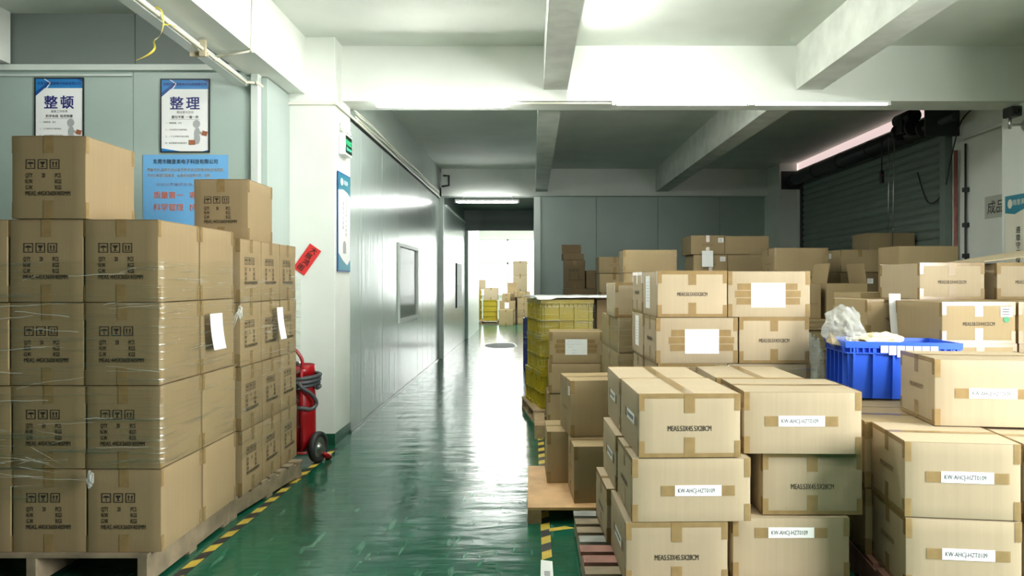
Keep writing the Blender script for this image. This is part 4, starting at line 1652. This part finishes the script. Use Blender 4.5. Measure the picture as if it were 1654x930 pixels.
tube(bm, [(0, 0, 0.78), (0.08, -0.04, 0.78)], 0.012, 8)
obj('valve', bm, STEEL, o)
bm = bmesh.new()
pts = []
for i in range(90):
    t = i / 89
    a = t * 2 * math.pi * 3.2
    pts.append(((0.165 + 0.008 * math.sin(a * 0.7)) * math.cos(a), (0.165) * math.sin(a), 0.605 + 0.105 * t + 0.008 * math.sin(a + 1)))
pts += [tuple(p) for p in smooth_path([pts[-1], (0.10, -0.15, 0.66), (0.17, -0.10, 0.58), (0.19, -0.05, 0.50), (0.17, -0.09, 0.455), (0.12, -0.155, 0.47), (0.0, -0.165, 0.465), (-0.14, -0.12, 0.45)], 8)][1:]
tube(bm, pts, 0.0165, 10)
obj('hose', bm, GREYHOSE, o)
bm = bmesh.new()
tube(bm, [(-0.02, -0.15, 0.60), (-0.02, -0.185, 0.62), (-0.02, -0.185, 0.72), (-0.02, -0.14, 0.73)], 0.008, 8)
obj('hose_hook', bm, RED, o)
for s in (-1, 1):
    T = Matrix.Translation((s * 0.165, 0.02, 0.127)) @ Matrix.Rotation(R(90), 4, 'Y')
    bm = bmesh.new()
    lathe(bm, [(0.088, -0.022), (0.105, -0.028), (0.122, -0.022), (0.127, 0.0), (0.122, 0.022), (0.105, 0.028), (0.088, 0.022), (0.088, -0.022)], 32, M=T)
    wv = obj('wheel', bm, RUBBER, o)
    bm = bmesh.new()
    lathe(bm, [(0, -0.01), (0.09, -0.012), (0.09, 0.012), (0.075, 0.014), (0.045, 0.006), (0.03, 0.016), (0.022, 0.03), (0, 0.032)] if s > 0 else
          [(0, -0.032), (0.022, -0.03), (0.03, -0.016), (0.045, -0.006), (0.075, -0.014), (0.09, -0.012), (0.09, 0.012), (0, 0.01)], 28, M=T)
    obj('hub', bm, STEEL, wv)
bm = bmesh.new()
lathe(bm, [(0, 0), (0.03, 0), (0.022, 0.05), (0.012, 0.10), (0, 0.10)], 14, M=Matrix.Translation((0.20, 0.13, 0.02)) @ Matrix.Rotation(R(60), 4, 'X'))
obj('nozzle', bm, RED, o)

# ------------------------------------------------------------------ right front stack (KW labels)
W5, L5, H5 = 0.455, 0.53, 0.283
GA = 'cartons of the front pallet with KW-AHCJ-HZT0109 labels'
b0, ph = 0.125, 0.2865
Z = [b0, b0 + ph, b0 + 2 * ph]
MT = CARD_PALE
carton('front pallet carton lettered 53X45.5X28, bottom layer, beside the colourful pallet slats', 0.415, 3.30, Z[0], W5, L5, H5, 1.2, prt=P53, left=('kw', 0.03, 0.15), mat=MT, group=GA)
carton('front pallet carton with white KW label, bottom layer, cut by the lower photo edge', 0.912, 3.38, Z[0], W5, L5, H5, 0, True, prt=P53, front=('kw', 0.0, 0.215), mat=MT, group=GA)
carton('front pallet carton, bottom layer, second row, end face towards the striped floor tape', 0.385, 3.85, Z[0], W5, L5, H5, 2, True, prt=P53, mat=MT, group=GA)
carton('front pallet carton with white KW label, middle layer, above the taped bottom carton', 0.443, 3.30, Z[1], W5, L5, H5, 1.5, True, prt=P53, front=('kw', 0.03, 0.14), mat=MT, group=GA)
carton('front pallet carton lettered 53X45.5X28, middle layer, set back from its neighbour', 1.057, 3.41, Z[1], W5, L5, H5, -0.5, prt=P53, mat=MT, group=GA)
carton('front pallet carton, middle layer, second row, KW label on its aisle side', 0.425, 3.785, Z[1], W5, L5, H5, 1.5, prt=P53, left=('kw', 0.05, 0.15), mat=MT, group=GA)
carton('front pallet carton lettered 53X45.5X28, top layer, nearest the aisle', 0.473, 3.30, Z[2], W5, L5, H5, 1.8, prt=P53, left=('kw', 0.05, 0.15), mat=MT, group=GA)
carton('front pallet carton with white KW label, top layer, away from the aisle', 0.962, 3.38, Z[2], W5, L5, H5, -1.5, True, prt=P53, front=('kw', -0.005, 0.15), mat=MT, group=GA)
carton('front pallet carton, top layer, second row, nearest the aisle, KW label on its side', 0.455, 3.86, Z[2], W5, L5, H5 - 0.004, 1.0, prt=P53, left=('kw', -0.02, 0.15), mat=MT, group=GA)
carton('front pallet carton, top layer, second row, away from the aisle', 0.965, 3.89, Z[2], W5, L5, H5 - 0.004, -1.0, prt=P53, mat=MT, group=GA)
GH = 'cartons hidden in the lower layers'
HID = 'plain brown carton buried in the lower layers, carrying visible cartons'
carton('front pallet carton, middle layer, second row, away from the aisle', 1.03, 3.95, Z[1], W5, L5, H5, 0, prt=P53, mat=MT, group=GA)
carton('front pallet carton, bottom layer, second row, away from the aisle', 0.945, 3.87, Z[0], W5, L5, H5, 0, prt=P53, mat=MT, group=GA)
pallet('worn pallet with reddish and bluish slats under the front KW cartons', 0.247, 3.16, 1.22, 1.24, b0, 0, 'x', 9, WOOD_GREY, [WOOD_GREY, WOOD_BLUE, WOOD_GREY, WOOD_RED, WOOD_RED, WOOD_BLUE, WOOD_GREY])

# ------------------------------------------------------------------ plywood pallet with three brown cartons
pallet('low pallet with a plywood deck and three brown cartons', -0.03, 4.545, 0.74, 1.03, 0.10, 0, ply=True)
carton('brown carton standing on the plywood pallet at its front edge', 0.2585, 4.63, 0.10, 0.40, 0.455, 0.353, 2.5, True, prt=('MEAS:47X40X36CM', 0.16, 0.55, 0.026, INK_FADE), left=None, tape=1)
carton('brown carton stacked on the other two over the plywood pallet, small white label', 0.251, 4.90, 0.455, 0.42, 0.46, 0.372, 7, True, prt=('MEAS:47X40X36CM', 0.16, 0.45, 0.026, INK_FADE), left=('small', 0.165, 0.30), tape=1)
carton('brown carton at the back of the plywood pallet, nearest the aisle', 0.10, 5.09, 0.10, 0.43, 0.40, 0.353, 1, True, tape=1)

# ------------------------------------------------------------------ middle stack (50.5 x 43 x 28)
W6, L6, H6 = 0.43, 0.505, 0.2825
GB = 'cartons of the middle pallet lettered 50.5X43X28'
bm0, pm = 0.123, 0.285
Z = [bm0 + pm * i for i in range(5)]
carton('middle pallet carton lettered 50.5X43X28, top layer, front, paper list on its side', 0.768, 4.56, Z[4], W6, L6, H6, 1.6, prt=P50, left=('blank', -0.06, 0.15), mat=MT, group=GB)
carton('middle pallet carton with a blank white sheet, top layer, front, away from aisle', 1.203, 4.57, Z[4], W6, L6, H6, 0, True, prt=P50, front=('sheet', -0.005, 0.135), mat=MT, group=GB)
carton('middle pallet carton, top layer, second row, white tape on its end', 0.752, 5.085, Z[4], W6, L6, H6, 1, True, prt=P50, mat=MT, group=GB)
carton('middle pallet carton with a written white sheet, fourth layer, front, nearest the aisle', 0.76, 4.565, Z[3], W6, L6, H6, 1.2, True, prt=P50, front=('sheet', 0.03, 0.135), mat=MT, group=GB)
carton('middle pallet carton lettered 50.5X43X28, fourth layer, front, away from the aisle', 1.272, 4.57, Z[3], W6, L6, H6, 0, prt=P50, mat=MT, group=GB)
carton('middle pallet carton, fourth layer, second row, paper list on its aisle side', 0.748, 5.01, Z[3], W6, L6, H6, 1, prt=P50, left=('blank', 0.0, 0.16), mat=MT, group=GB)
carton('middle pallet carton, third layer, front, its face just above the front pallet', 0.772, 4.57, Z[2], W6, L6, H6, 1, prt=P50, mat=MT, group=GB)
carton('middle pallet carton, third layer, front, away from the aisle, wrapped in film', 1.207, 4.575, Z[2], W6, L6, H6, 0, True, prt=P50, mat=MT, group=GB)
carton('middle pallet carton, third layer, second row, side strip wrapped in film', 0.758, 5.09, Z[2], W6, L6, H6, 1, True, prt=P50, mat=MT, group=GB)
for k in range(2):
    carton('plain brown carton hidden low in the middle pallet behind the front stack', 0.77, 4.575, Z[k], W6, L6, H6, 0, prt=None, tape=0, group='hidden cartons low in the middle pallet')
    carton('plain brown carton hidden low in the middle pallet behind the front stack', 1.21, 4.575, Z[k], W6, L6, H6, 0, True, prt=None, tape=0, group='hidden cartons low in the middle pallet')
    carton('plain brown carton hidden low in the middle pallet behind the front stack', 0.76, 5.09, Z[k], W6, L6, H6, 0, True, prt=None, tape=0, group='hidden cartons low in the middle pallet')
pallet('wooden pallet under the middle stack of cartons', 0.745, 4.56, 0.98, 1.0, bm0, 0, 'x', 7, WOOD)
wrap('stretch_wrap', 'clear film round the third layer of the middle pallet',
     [(0.738, 5.52), (0.752, 4.56), (0.765, 4.556), (1.70, 4.558), (1.722, 4.575), (1.722, 5.0)], 0.45, 0.972, 11, nz=14, out=0.006, ragged=0.02, amp=0.004)

# ------------------------------------------------------------------ stack behind, between crates and the middle pallet
GC = 'cartons of the film-wrapped stack behind the middle pallet'
hk = 0.272
for k in range(4):
    for r in range(2):
        nm = ('%s layer, %s' % (LAY[k], ('near row', 'far row')[r])) if k >= 1 else None
        carton('film-wrapped brown carton behind the middle pallet, ' + nm if nm else 'brown carton hidden at the foot of the film-wrapped stack behind the middle pallet',
               0.675 - 0.02 * r, 5.80 + 0.52 * r, 0.10 + 0.275 * k, W6, L6, hk, 2, prt=None, tape=1, group=GC, mat=CARD)
carton('pale carton on the film-wrapped stack, peeping out beside the middle pallet', 0.655, 5.88, 0.10 + 0.275 * 4, W6, L6, 0.272, 2, prt=('MEAS:50.5X43X28CM', 0.16, 0.48, 0.026, INK), mat=MT)
pallet('wooden pallet under the film-wrapped stack behind the middle pallet', 0.64, 5.78, 0.6, 1.10, 0.10, 0, 'x', 7, WOOD)
wrap('stretch_wrap', 'glossy film round the stack behind the middle pallet', [(0.615, 6.86), (0.66, 5.80), (0.68, 5.785), (1.11, 5.80)], 0.12, 1.19, 14, nz=24, out=0.008, ragged=0.02, amp=0.008)

# ------------------------------------------------------------------ yellow crates and the cartons before them
CW, CL, CH = 0.585, 0.40, 0.386
ymesh = mesh_from_bm(crate_mesh(CW, CL, CH), 'plastic_crate')
ymesh.materials.append(YELLOW)
a = R(11)
for k in range(3):
    for r in range(2):
        cx = 0.088 + math.cos(a) * CW / 2 - math.sin(a) * (CL / 2 + 0.41 * r)
        cy = 7.87 + math.sin(a) * CW / 2 + math.cos(a) * (CL / 2 + 0.41 * r)
        if r and k == 0:
            cx -= 0.02
        o = link('plastic_crate', ymesh, None, None, (cx, cy, 0.13 + 0.3865 * k), a)
        tag(o, 'yellow plastic crate in the aisle stack, %s, %s' % (('bottom', 'middle', 'top layer')[k], ('front', 'back row')[r]), 'crate', 'yellow crates stacked by the aisle')
pallet('wooden pallet under the yellow crates by the aisle', 0.01, 7.78, 1.15, 1.0, 0.13, 8, 'y', 6, WOOD)
for k in range(3):
    carton('carton coloured dark for the shade beside the yellow crates, %s' % ('bottom', 'middle', 'top of three')[k], 0.70, 8.06, 0.13 + 0.386 * k, 0.36, 0.5, 0.384, 9, tape=0, mat=CARD_DARK, group='dark cartons beside the yellow crates')  # shade between the stacks is put into the darker cardboard
bm = bmesh.new()
nx, ny = 14, 10
g = [[bm.verts.new((-0.035 + 1.0 * i / nx, 0.95 * j / ny, 0.006 * noise.noise(Vector((i * .5, j * .5, 2))) - (0.02 if (j == 0 and i < 3) else 0))) for j in range(ny + 1)] for i in range(nx + 1)]
for i in range(nx):
    for j in range(ny):
        bm.faces.new((g[i][j], g[i + 1][j], g[i + 1][j + 1], g[i][j + 1]))
r_ = bmesh.ops.extrude_face_region(bm, geom=list(bm.faces))
bmesh.ops.translate(bm, vec=(0, 0, 0.012), verts=[v for v in r_['geom'] if isinstance(v, bmesh.types.BMVert)])
o = obj('foam_sheet', bm, PAPER, None, (0.085, 7.84, 1.312), R(9))
tag(o, 'pale foam sheet laid over the top of the yellow crates', 'sheet')
wrap('stretch_wrap', 'film round the upper yellow crates by the aisle', [(-0.09, 8.68), (0.075, 7.86), (0.09, 7.85), (0.67, 7.965)], 0.56, 1.27, 17, nz=22, out=0.014, ragged=0.05, amp=0.01)

carton('brown carton with a white list before the yellow crates, top of three', 0.166, 7.10, 0.702, W6, L6, 0.30, 0, True, front=('sheet', -0.0, 0.155), tape=1)
carton('brown carton before the yellow crates, middle of three', 0.158, 7.09, 0.416, W6, 0.515, 0.283, 0, True, tape=1)
carton('brown carton before the yellow crates, bottom of three', 0.145, 7.10, 0.13, W6, L6, 0.283, 1, True, tape=1)
pallet('wooden pallet under the three cartons before the yellow crates', 0.02, 6.99, 0.72, 0.66, 0.13, 0, 'y', 5, WOOD)

bmesh_blue = mesh_from_bm(crate_mesh(0.5, 0.4, 0.43), 'plastic_crate')
bmesh_blue.materials.append(NAVY)
for k in range(2):
    o = link('plastic_crate', bmesh_blue, None, None, (0.09, 12.8, 0.0 + 0.432 * k), 0)
    tag(o, 'dark blue plastic crate behind the yellow crates, %s' % ('standing on the floor', 'upper one')[k], 'crate', 'dark blue crates by the corridor mouth')

# ------------------------------------------------------------------ cartons along the back, from the aisle to the shutter
def support(x, y, z0, z1, W, L, n, turn=False, where=''):
    h = (z1 - z0) / n
    for k in range(n):
        carton('plain brown carton low in %s' % where, x, y, z0 + h * k, W, L, h - 0.003, 0, turn, tape=0, group='hidden cartons of ' + where)


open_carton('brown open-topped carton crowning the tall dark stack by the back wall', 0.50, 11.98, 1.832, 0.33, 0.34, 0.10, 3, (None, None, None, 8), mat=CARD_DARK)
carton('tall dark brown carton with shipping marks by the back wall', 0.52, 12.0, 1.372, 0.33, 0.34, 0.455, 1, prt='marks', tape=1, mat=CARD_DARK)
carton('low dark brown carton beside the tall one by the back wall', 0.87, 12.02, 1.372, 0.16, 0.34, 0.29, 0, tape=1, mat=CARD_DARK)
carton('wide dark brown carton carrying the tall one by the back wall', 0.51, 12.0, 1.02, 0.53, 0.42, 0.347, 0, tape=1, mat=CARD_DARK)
support(0.51, 12.0, 0.0, 1.017, 0.53, 0.42, 2, where='the dark stack by the back wall')

carton('small carton lettered on its face, top of the stack before the back wall panels', 0.94, 10.5, 1.60, 0.45, 0.5, 0.232, 0, prt=PSM, tape=1)
carton('brown carton with glossy film on its edge, second from top before the back wall', 0.95, 10.5, 1.332, 0.42, 0.5, 0.263, 0, tape=1)
carton('brown carton third from top before the back wall, just over the foam sheet', 0.97, 10.5, 1.08, 0.42, 0.5, 0.247, 0, tape=1)
support(0.95, 10.5, 0.0, 1.077, 0.45, 0.5, 2, where='the stack before the back wall panels')

carton('large plain carton behind the middle pallet, pale long side to the front', 1.053, 8.62, 1.583, 0.45, 0.622, 0.268, 0, True, tape=1)
carton('plain carton directly under the large pale one behind the middle pallet', 1.06, 8.62, 1.315, 0.45, 0.60, 0.265, 0, True, tape=1)
support(1.06, 8.62, 0.0, 1.312, 0.45, 0.6, 3, True, where='the stack behind the middle pallet')

GD = 'cartons of the far stack with white stickers'
carton('far carton with torn white stickers, upper layer, before the dark back wall', 2.07, 9.7, 1.838, 0.44, 0.565, 0.247, 0.5, prt=PSM, tape=1, left=None, front=('small', 0.17, 0.185))
carton('plain far carton, upper layer, white scrap on its top corner', 2.515, 9.71, 1.838, 0.44, 0.575, 0.24, 0, True, tape=0)
carton('far carton under the stickered one, partly behind a hanging white list', 2.11, 9.72, 1.588, 0.44, 0.565, 0.247, 0, prt=PSM, tape=1, front=('small', 0.16, 0.19))
carton('plain far carton, lower layer, under the white-cornered one', 2.557, 9.72, 1.588, 0.44, 0.565, 0.247, 0, True, tape=0)
support(2.11, 9.72, 0.0, 1.585, 0.44, 0.565, 3, where='the far stickered stack')
support(2.557, 9.72, 0.0, 1.585, 0.44, 0.565, 3, True, where='the far stickered stack')
loose_sheet('white list hanging over the far stickered cartons', (2.28, 9.675, 1.885), 0.145, 0.21, '-y', 0.0, 0.006)

carton('plain carton with a pale long side and lettered end, left of the open carton', 2.737, 8.40, 1.535, 0.45, 0.605, 0.33, 0, True, prt=('MEAS:50.5X43X28CM', 0.2, 0.45, 0.03, INK_FADE), tape=1)
support(2.75, 8.42, 0.0, 1.532, 0.45, 0.58, 3, True, where='the stack behind the open carton')

# flattened cartons with two cartons on them
flat_w, flat_d, ft = 1.06, 0.85, 0.049
bm = bmesh.new()
for q in range(4):
    bx(bm, 0.004 * (q % 2), flat_w - 0.005 * ((q + 1) % 2), 0.003 * (q % 2), flat_d, q * ft / 4 + 0.001, (q + 1) * ft / 4 - 0.0015)
flat = mesh_from_bm(bm, 'flattened_carton')
flat.materials.append(CARD)
for k in range(20):
    o = link('flattened_carton', flat, None, None, (2.34 + random.uniform(-.012, .012), 7.22 + random.uniform(-.012, .012), 0.13 + ft * k), random.uniform(-.01, .01))
    tag(o, 'flattened brown carton bundle in the film-wrapped pile behind the blue crate', 'flattened carton', 'flattened cartons piled behind the blue crate')
pallet('wooden pallet under the pile of flattened cartons', 2.30, 7.2, 1.12, 0.9, 0.13, 0, 'x', 6, WOOD)
wrap('stretch_wrap', 'film round the pile of flattened cartons behind the blue crate', [(2.32, 8.0), (2.325, 7.21), (2.34, 7.195), (3.4, 7.195)], 0.3, 0.98, 21, nz=14, out=0.016, ragged=0.05, amp=0.02)
open_carton('lettered brown carton with its flaps standing open on the flattened pile', 2.93, 7.40, 1.112, 0.405, 0.42, 0.352, 0, (-9, -8, None, None), prt=('MEAS:40.5X37.5X12.5CM', 0.24, 0.5, 0.028, INK_FADE))
carton('narrow-looking lettered carton beside the open one on the flattened pile', 2.42, 7.39, 1.112, 0.45, 0.45, 0.345, 0, prt=('MEAS:40.5X37.5X12.5CM', 0.38, 0.43, 0.03, INK_FADE), tape=1)

carton('brown carton with glossy front edge before the shutter, upper of two', 3.70, 8.9, 1.597, 0.45, 0.46, 0.268, 0, tape=1, left=('small', -0.1, 0.2))
carton('dark brown carton with a small white label before the shutter, lower of two', 3.70, 8.92, 1.32, 0.45, 0.46, 0.273, 0, tape=1, front=('small', 0.13, 0.17), mat=CARD_DARK)
support(3.70, 8.92, 0.0, 1.317, 0.45, 0.46, 3, where='the stack before the shutter')
carton('brown carton standing highest before the shutter curtain', 4.27, 9.42, 1.80, 0.5, 0.58, 0.30, 0, True, tape=0)
support(4.27, 9.44, 0.0, 1.797, 0.5, 0.56, 4, True, where='the pile against the shutter')
carton('tall plain carton with a bright front before the shutter, above the lettered ones', 3.43, 6.95, 1.366, 0.42, 0.555, 0.45, 0, True, tape=0)
support(3.44, 6.97, 0.0, 1.363, 0.42, 0.54, 3, True, where='the column beside the flattened pile')

# ------------------------------------------------------------------ stack of 58.5 x 44 x 25 cartons at the right
W7, L7, H7 = 0.44, 0.565, 0.247
GE = 'cartons of the right-hand stack lettered 58.5X44X25'
zb = [0.11 + 0.25 * i for i in range(7)]
o = carton('right stack carton with white label and green dot, taped edges, behind the KW carton', 2.448, 4.44, zb[4], W7, L7, H7, 0.3, prt=P56, mat=CARD, front=('small', 0.165, 0.19), group=GE)
bm = bmesh.new()
ellipse(bm, 0.165, 0.145, 0.018, 0.018, -0.0029, face_frame('front', W7, L7))
obj('green_dot_sticker', bm, STICK_G, o)
carton('right stack carton cut by the photo edge, beside the green-dotted one', 2.905, 4.44, zb[4], W7, L7, H7, 0, prt=P56, mat=CARD, group=GE)
carton('right stack carton directly under the green-dotted one', 2.462, 4.45, zb[3], W7, L7, H7, 0, prt=P56, mat=CARD, group=GE)
carton('right stack carton under the one at the photo edge', 2.915, 4.45, zb[3], W7, L7, H7, 0, prt=P56, mat=CARD, group=GE)
support(2.46, 4.45, 0.11, zb[3], W7, L7, 2, where='the right-hand stack, near row')
support(2.915, 4.45, 0.11, zb[3], W7, L7, 2, where='the right-hand stack, near row')
carton('bright lettered carton highest on the right stack, plain dim side to the aisle', 2.622, 5.03, zb[5], W7, L7, H7, 0.3, prt=P56, mat=MT, group=GE)
carton('bright lettered carton on the right stack, cut by the photo edge, under a loose sheet', 3.145, 5.03, zb[5], W7, L7, H7, 0, prt=P56, mat=MT, group=GE)
carton('lettered brown carton with a hanging paper, far row of the right stack', 2.268, 5.035, zb[4], W7, L7, H7, 0, prt=P56, mat=CARD, group=GE)
carton('right stack carton, far row, under the highest bright one', 2.715, 5.035, zb[4], W7, L7, H7, 0, prt=P56, mat=CARD, group=GE)
carton('right stack carton, far row, under the bright one at the photo edge', 3.165, 5.035, zb[4], W7, L7, H7, 0, prt=P56, mat=CARD, group=GE)
for x in (2.268, 2.715, 3.165):
    support(x, 5.035, 0.11, zb[4], W7, L7, 2, where='the right-hand stack, far row')
carton('brown carton showing only its pale top edge behind the hanging paper', 2.50, 5.66, 1.15, W7, 0.5, 0.247, 0, tape=0, mat=CARD)
support(2.50, 5.66, 0.0, 1.147, W7, 0.5, 2, where='the corner behind the hanging paper')
pallet('wooden pallet under the near row of the right-hand stack', 2.44, 4.40, 0.95, 0.62, 0.11, 0, 'x', 5, WOOD)
pallet('wooden pallet under the far row of the right-hand stack', 2.25, 5.035, 1.40, 0.60, 0.11, 0, 'x', 5, WOOD)
loose_sheet('curled white paper hanging on the lettered carton beside the crate', (2.437, 5.00, 1.40), 0.075, 0.34, '-y', 0.0, 0.05)
bm = bmesh.new()
b_l, b_r = Vector((3.09, 5.10, 1.617)), Vector((3.95, 5.10, 1.735))
for y0, y1 in ((5.05, 5.50),):
    v = [(3.07, y0, 1.614), (3.95, y0 - 0.02, 1.722), (3.95, y1, 1.76), (3.07, y1, 1.618)]
    lo = [bm.verts.new(p) for p in v]
    hi = [bm.verts.new((p[0], p[1], p[2] + 0.006)) for p in v]
    bm.faces.new(lo[::-1]); bm.faces.new(hi)
    for i in range(4):
        bm.faces.new((lo[i], lo[(i + 1) % 4], hi[(i + 1) % 4], hi[i]))
tag(obj('cardboard_sheet', bm, CARD_PALE), 'loose cardboard sheet tilted over the top of the right stack', 'cardboard sheet')

# ------------------------------------------------------------------ far right pallet with KW labels
W8, L8, H8 = 0.44, 0.458, 0.321
GF = 'cartons of the right-hand pallet with KW-AHCJ-HZT0109 labels'
zr = [0.16, 0.484, 0.808]
yw = -7.5
dx, dy = -math.sin(R(yw)) * 0.448, math.cos(R(yw)) * 0.448
carton('right pallet carton with KW label, bottom layer, cut by the lower photo edge', 1.582, 3.15, zr[0], W8, L8, H8, yw, True, prt=P53L, front=('kw', 0.02, 0.175), mat=MT, group=GF)
carton('right pallet carton with KW label, middle layer, showing its sunlit top', 1.578, 3.15, zr[1], W8, L8, H8, yw, True, prt=P53L, front=('kw', 0.02, 0.175), mat=MT, group=GF)
carton('right pallet carton, second row, middle layer, half hidden by the front pallet', 1.578 + dx - 0.03, 3.15 + dy, zr[1], W8, L8, H8, yw, True, prt=P53L, mat=CARD, group=GF)
carton('right pallet carton, second row, bottom layer, in shade', 1.582 + dx - 0.03, 3.15 + dy, zr[0], W8, L8, H8, yw, True, prt=P53L, mat=CARD, group=GF)
carton('right pallet carton, middle layer, mostly cut by the photo edge', 2.062, 3.10, zr[1], W8, L8, H8 - 0.008, yw, True, prt=P53L, mat=MT, group=GF)
carton('right pallet carton, bottom layer, mostly cut by the photo edge', 2.066, 3.10, zr[0], W8, L8, H8, yw, True, prt=P53L, mat=MT, group=GF)
carton('right pallet carton with KW label, topmost, taped corners, before the green-dotted carton', 1.878, 3.47, zr[2], 0.44, 0.55, 0.312, yw, True, prt=P53L, front=('kw', -0.02, 0.155), mat=MT, group=GF)
for k in range(2):
    carton('brown carton hidden on the right pallet under the topmost KW carton', 2.062 + dx, 3.10 + dy, zr[k], W8, L8, H8, yw, True, tape=0, group='hidden cartons of the right pallet')
    carton('brown carton of the right pallet under the blue crate' + (', lower' if k == 0 else ', its pale top just showing'), 1.60 + 2 * dx, 3.15 + 2 * dy, zr[k], W8, L8, H8, yw, True, tape=1)
    carton('brown carton hidden on the right pallet behind the topmost KW carton', 2.075 + 2 * dx, 3.10 + 2 * dy, zr[k], W8, L8, H8, yw, True, tape=0, group='hidden cartons of the right pallet')
pallet('brown wooden pallet under the right-hand KW cartons', 1.55, 3.14, 1.0, 1.36, 0.16, yw, 'x', 8, WOOD_RED)

# blue crate with packing waste
BW, BL, BH = 0.64, 0.40, 0.325
o = obj('plastic_crate', crate_mesh(BW, BL, BH, taper=0.035, ribs=6, mid=False), BLUE)
a = R(-5)
o.location = (1.775 + math.cos(a) * BW / 2 - math.sin(a) * BL / 2, 4.22 + math.sin(a) * BW / 2 + math.cos(a) * BL / 2, zr[1] + H8 + 0.008)
o.rotation_euler = (0, R(0.6), a)
tag(o, 'bright blue plastic crate heaped with packing waste', 'crate')
CZ = zr[1] + H8 + 0.008
bm = bmesh.new()
for i in range(7):
    bx(bm, -0.028 + 0.045 * i - 0.2, 0.012 + 0.045 * i - 0.2, -0.001, 0.0, -0.02 - 0.012 * (i % 3), 0.02)
c = obj('paper_label', bm, PAPER, o)
c.matrix_local = face_frame('front', BW, BL) @ Matrix.Translation((0.10, -0.004, BH - 0.04))
bm = bmesh.new()
crumple(bm, at(1362, 530, 4.42), 0.115, 0.10, 0.125, 12, 4, 0.26)
tag(obj('plastic_bag', bm, BAG), 'crumpled translucent plastic bag bulging from the blue crate', 'plastic bag')
bm = bmesh.new()
crumple(bm, at(1415, 551, 4.42), 0.14, 0.10, 0.04, 9, 4, 0.5)
tag(obj('foam_wrap', bm, CREAM_PLASTIC), 'creased cream foam wrapping lying over the crate rim', 'packing foam')


def scrap(label, pts, th=0.004):
    bm = bmesh.new()
    lo = [bm.verts.new(p) for p in pts]
    n = (Vector(pts[1]) - Vector(pts[0])).cross(Vector(pts[2]) - Vector(pts[0])).normalized() * th
    hi = [bm.verts.new(Vector(p) + n) for p in pts]
    bm.faces.new(lo[::-1]); bm.faces.new(hi)
    k = len(pts)
    for i in range(k):
        bm.faces.new((lo[i], lo[(i + 1) % k], hi[(i + 1) % k], hi[i]))
    tag(obj('cardboard_scrap', bm, CARD_PALE), label, 'cardboard scrap')


scrap('pointed cardboard scrap standing in the blue crate at its near corner', [at(1334, 552, 4.4), at(1345, 556, 4.3), at(1360, 559, 4.3), at(1340, 534, 4.45)])
scrap('pale cardboard scrap leaning on the front rim of the blue crate', [at(1378, 560, 4.3), at(1428, 562, 4.26), at(1422, 553, 4.36), at(1386, 545, 4.40)])
bm = bmesh.new()
crumple(bm, Vector((2.62, 6.95, 0.5)), 0.10, 0.10, 0.5, 31, 4, 0.4)
tag(obj('plastic_bag', bm, BAG), 'crumpled clear film slumped against the flattened pile', 'plastic bag')

# ------------------------------------------------------------------ far store room
fy = mesh_from_bm(crate_mesh(0.48, 0.6, 0.36), 'plastic_crate')
fy.materials.append(YELLOW)
for k in range(2):
    o = link('plastic_crate', fy, None, None, (-1.49, 26.3, 0.12 + 0.362 * k), 0)
    tag(o, 'yellow crate in the far store room, front stack, %s' % ('lower', 'upper')[k], 'crate', 'yellow crates in the far store room')
for k in range(3):
    o = link('plastic_crate', fy, None, None, (-2.08, 26.75, 0.12 + 0.362 * k), 0)
    tag(o, 'yellow crate in the far store room, back stack, %s' % ('bottom', 'middle', 'top')[k], 'crate', 'yellow crates in the far store room')
pallet('wooden pallet under the yellow crates in the far store room', -2.4, 25.95, 1.2, 1.2, 0.12, 0, 'x', 6, WOOD)
carton('far store carton on the front yellow crates', -1.70, 26.0, 0.846, 0.49, 0.5, 0.43, 0, tape=1, mat=MT)
carton('far store carton on the back yellow crates', -2.2, 26.6, 1.208, 0.5, 0.5, 0.35, 0, tape=0, mat=MT)
carton('far store carton standing foremost on the floor', -1.14, 25.2, 0, 0.48, 0.5, 0.53, -3, tape=1)
carton('far store carton behind the foremost one, carrying a white list', -1.15, 26.0, 0.45, 0.55, 0.4, 0.36, 0, tape=1, front=('blank', -0.02, 0.2))
carton('far store carton on the floor under the one with the list', -1.15, 26.0, 0, 0.55, 0.4, 0.447, 0, tape=0)
carton('small far store carton above the white list', -1.06, 26.02, 0.813, 0.29, 0.3, 0.26, 0, tape=1)
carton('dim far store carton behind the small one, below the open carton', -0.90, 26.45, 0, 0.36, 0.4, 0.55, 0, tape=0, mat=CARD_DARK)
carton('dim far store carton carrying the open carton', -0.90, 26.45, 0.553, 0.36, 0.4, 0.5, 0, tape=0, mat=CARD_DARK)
open_carton('open far store carton with upright flaps', -0.88, 26.45, 1.056, 0.32, 0.36, 0.24, 0, (10, 20, None, 0))
for k in range(4):
    carton('far store carton in the low stack by the jamb, %s' % ('bottom', 'second', 'third', 'top')[k], -0.52 + 0.02 * (k % 2), 26.1, 0.235 * k, 0.42, 0.4, 0.232, 0, tape=1, group='low far store stack by the jamb')
carton('little far store carton tilted out over the low stack', -0.64, 26.05, 0.942, 0.25, 0.3, 0.2, 4, tape=1)
carton('little far store carton on the low stack, hard by the jamb', -0.37, 26.1, 0.942, 0.28, 0.3, 0.2, -4, tape=1)
for k in range(4):
    carton('tall far store carton in the high stack at the window, %s' % ('bottom', 'second', 'third', 'top')[k], -0.73, 28.0, 0.567 * k, 0.54, 0.5, 0.563, 0, tape=1, mat=MT, group='high far store stack at the window')
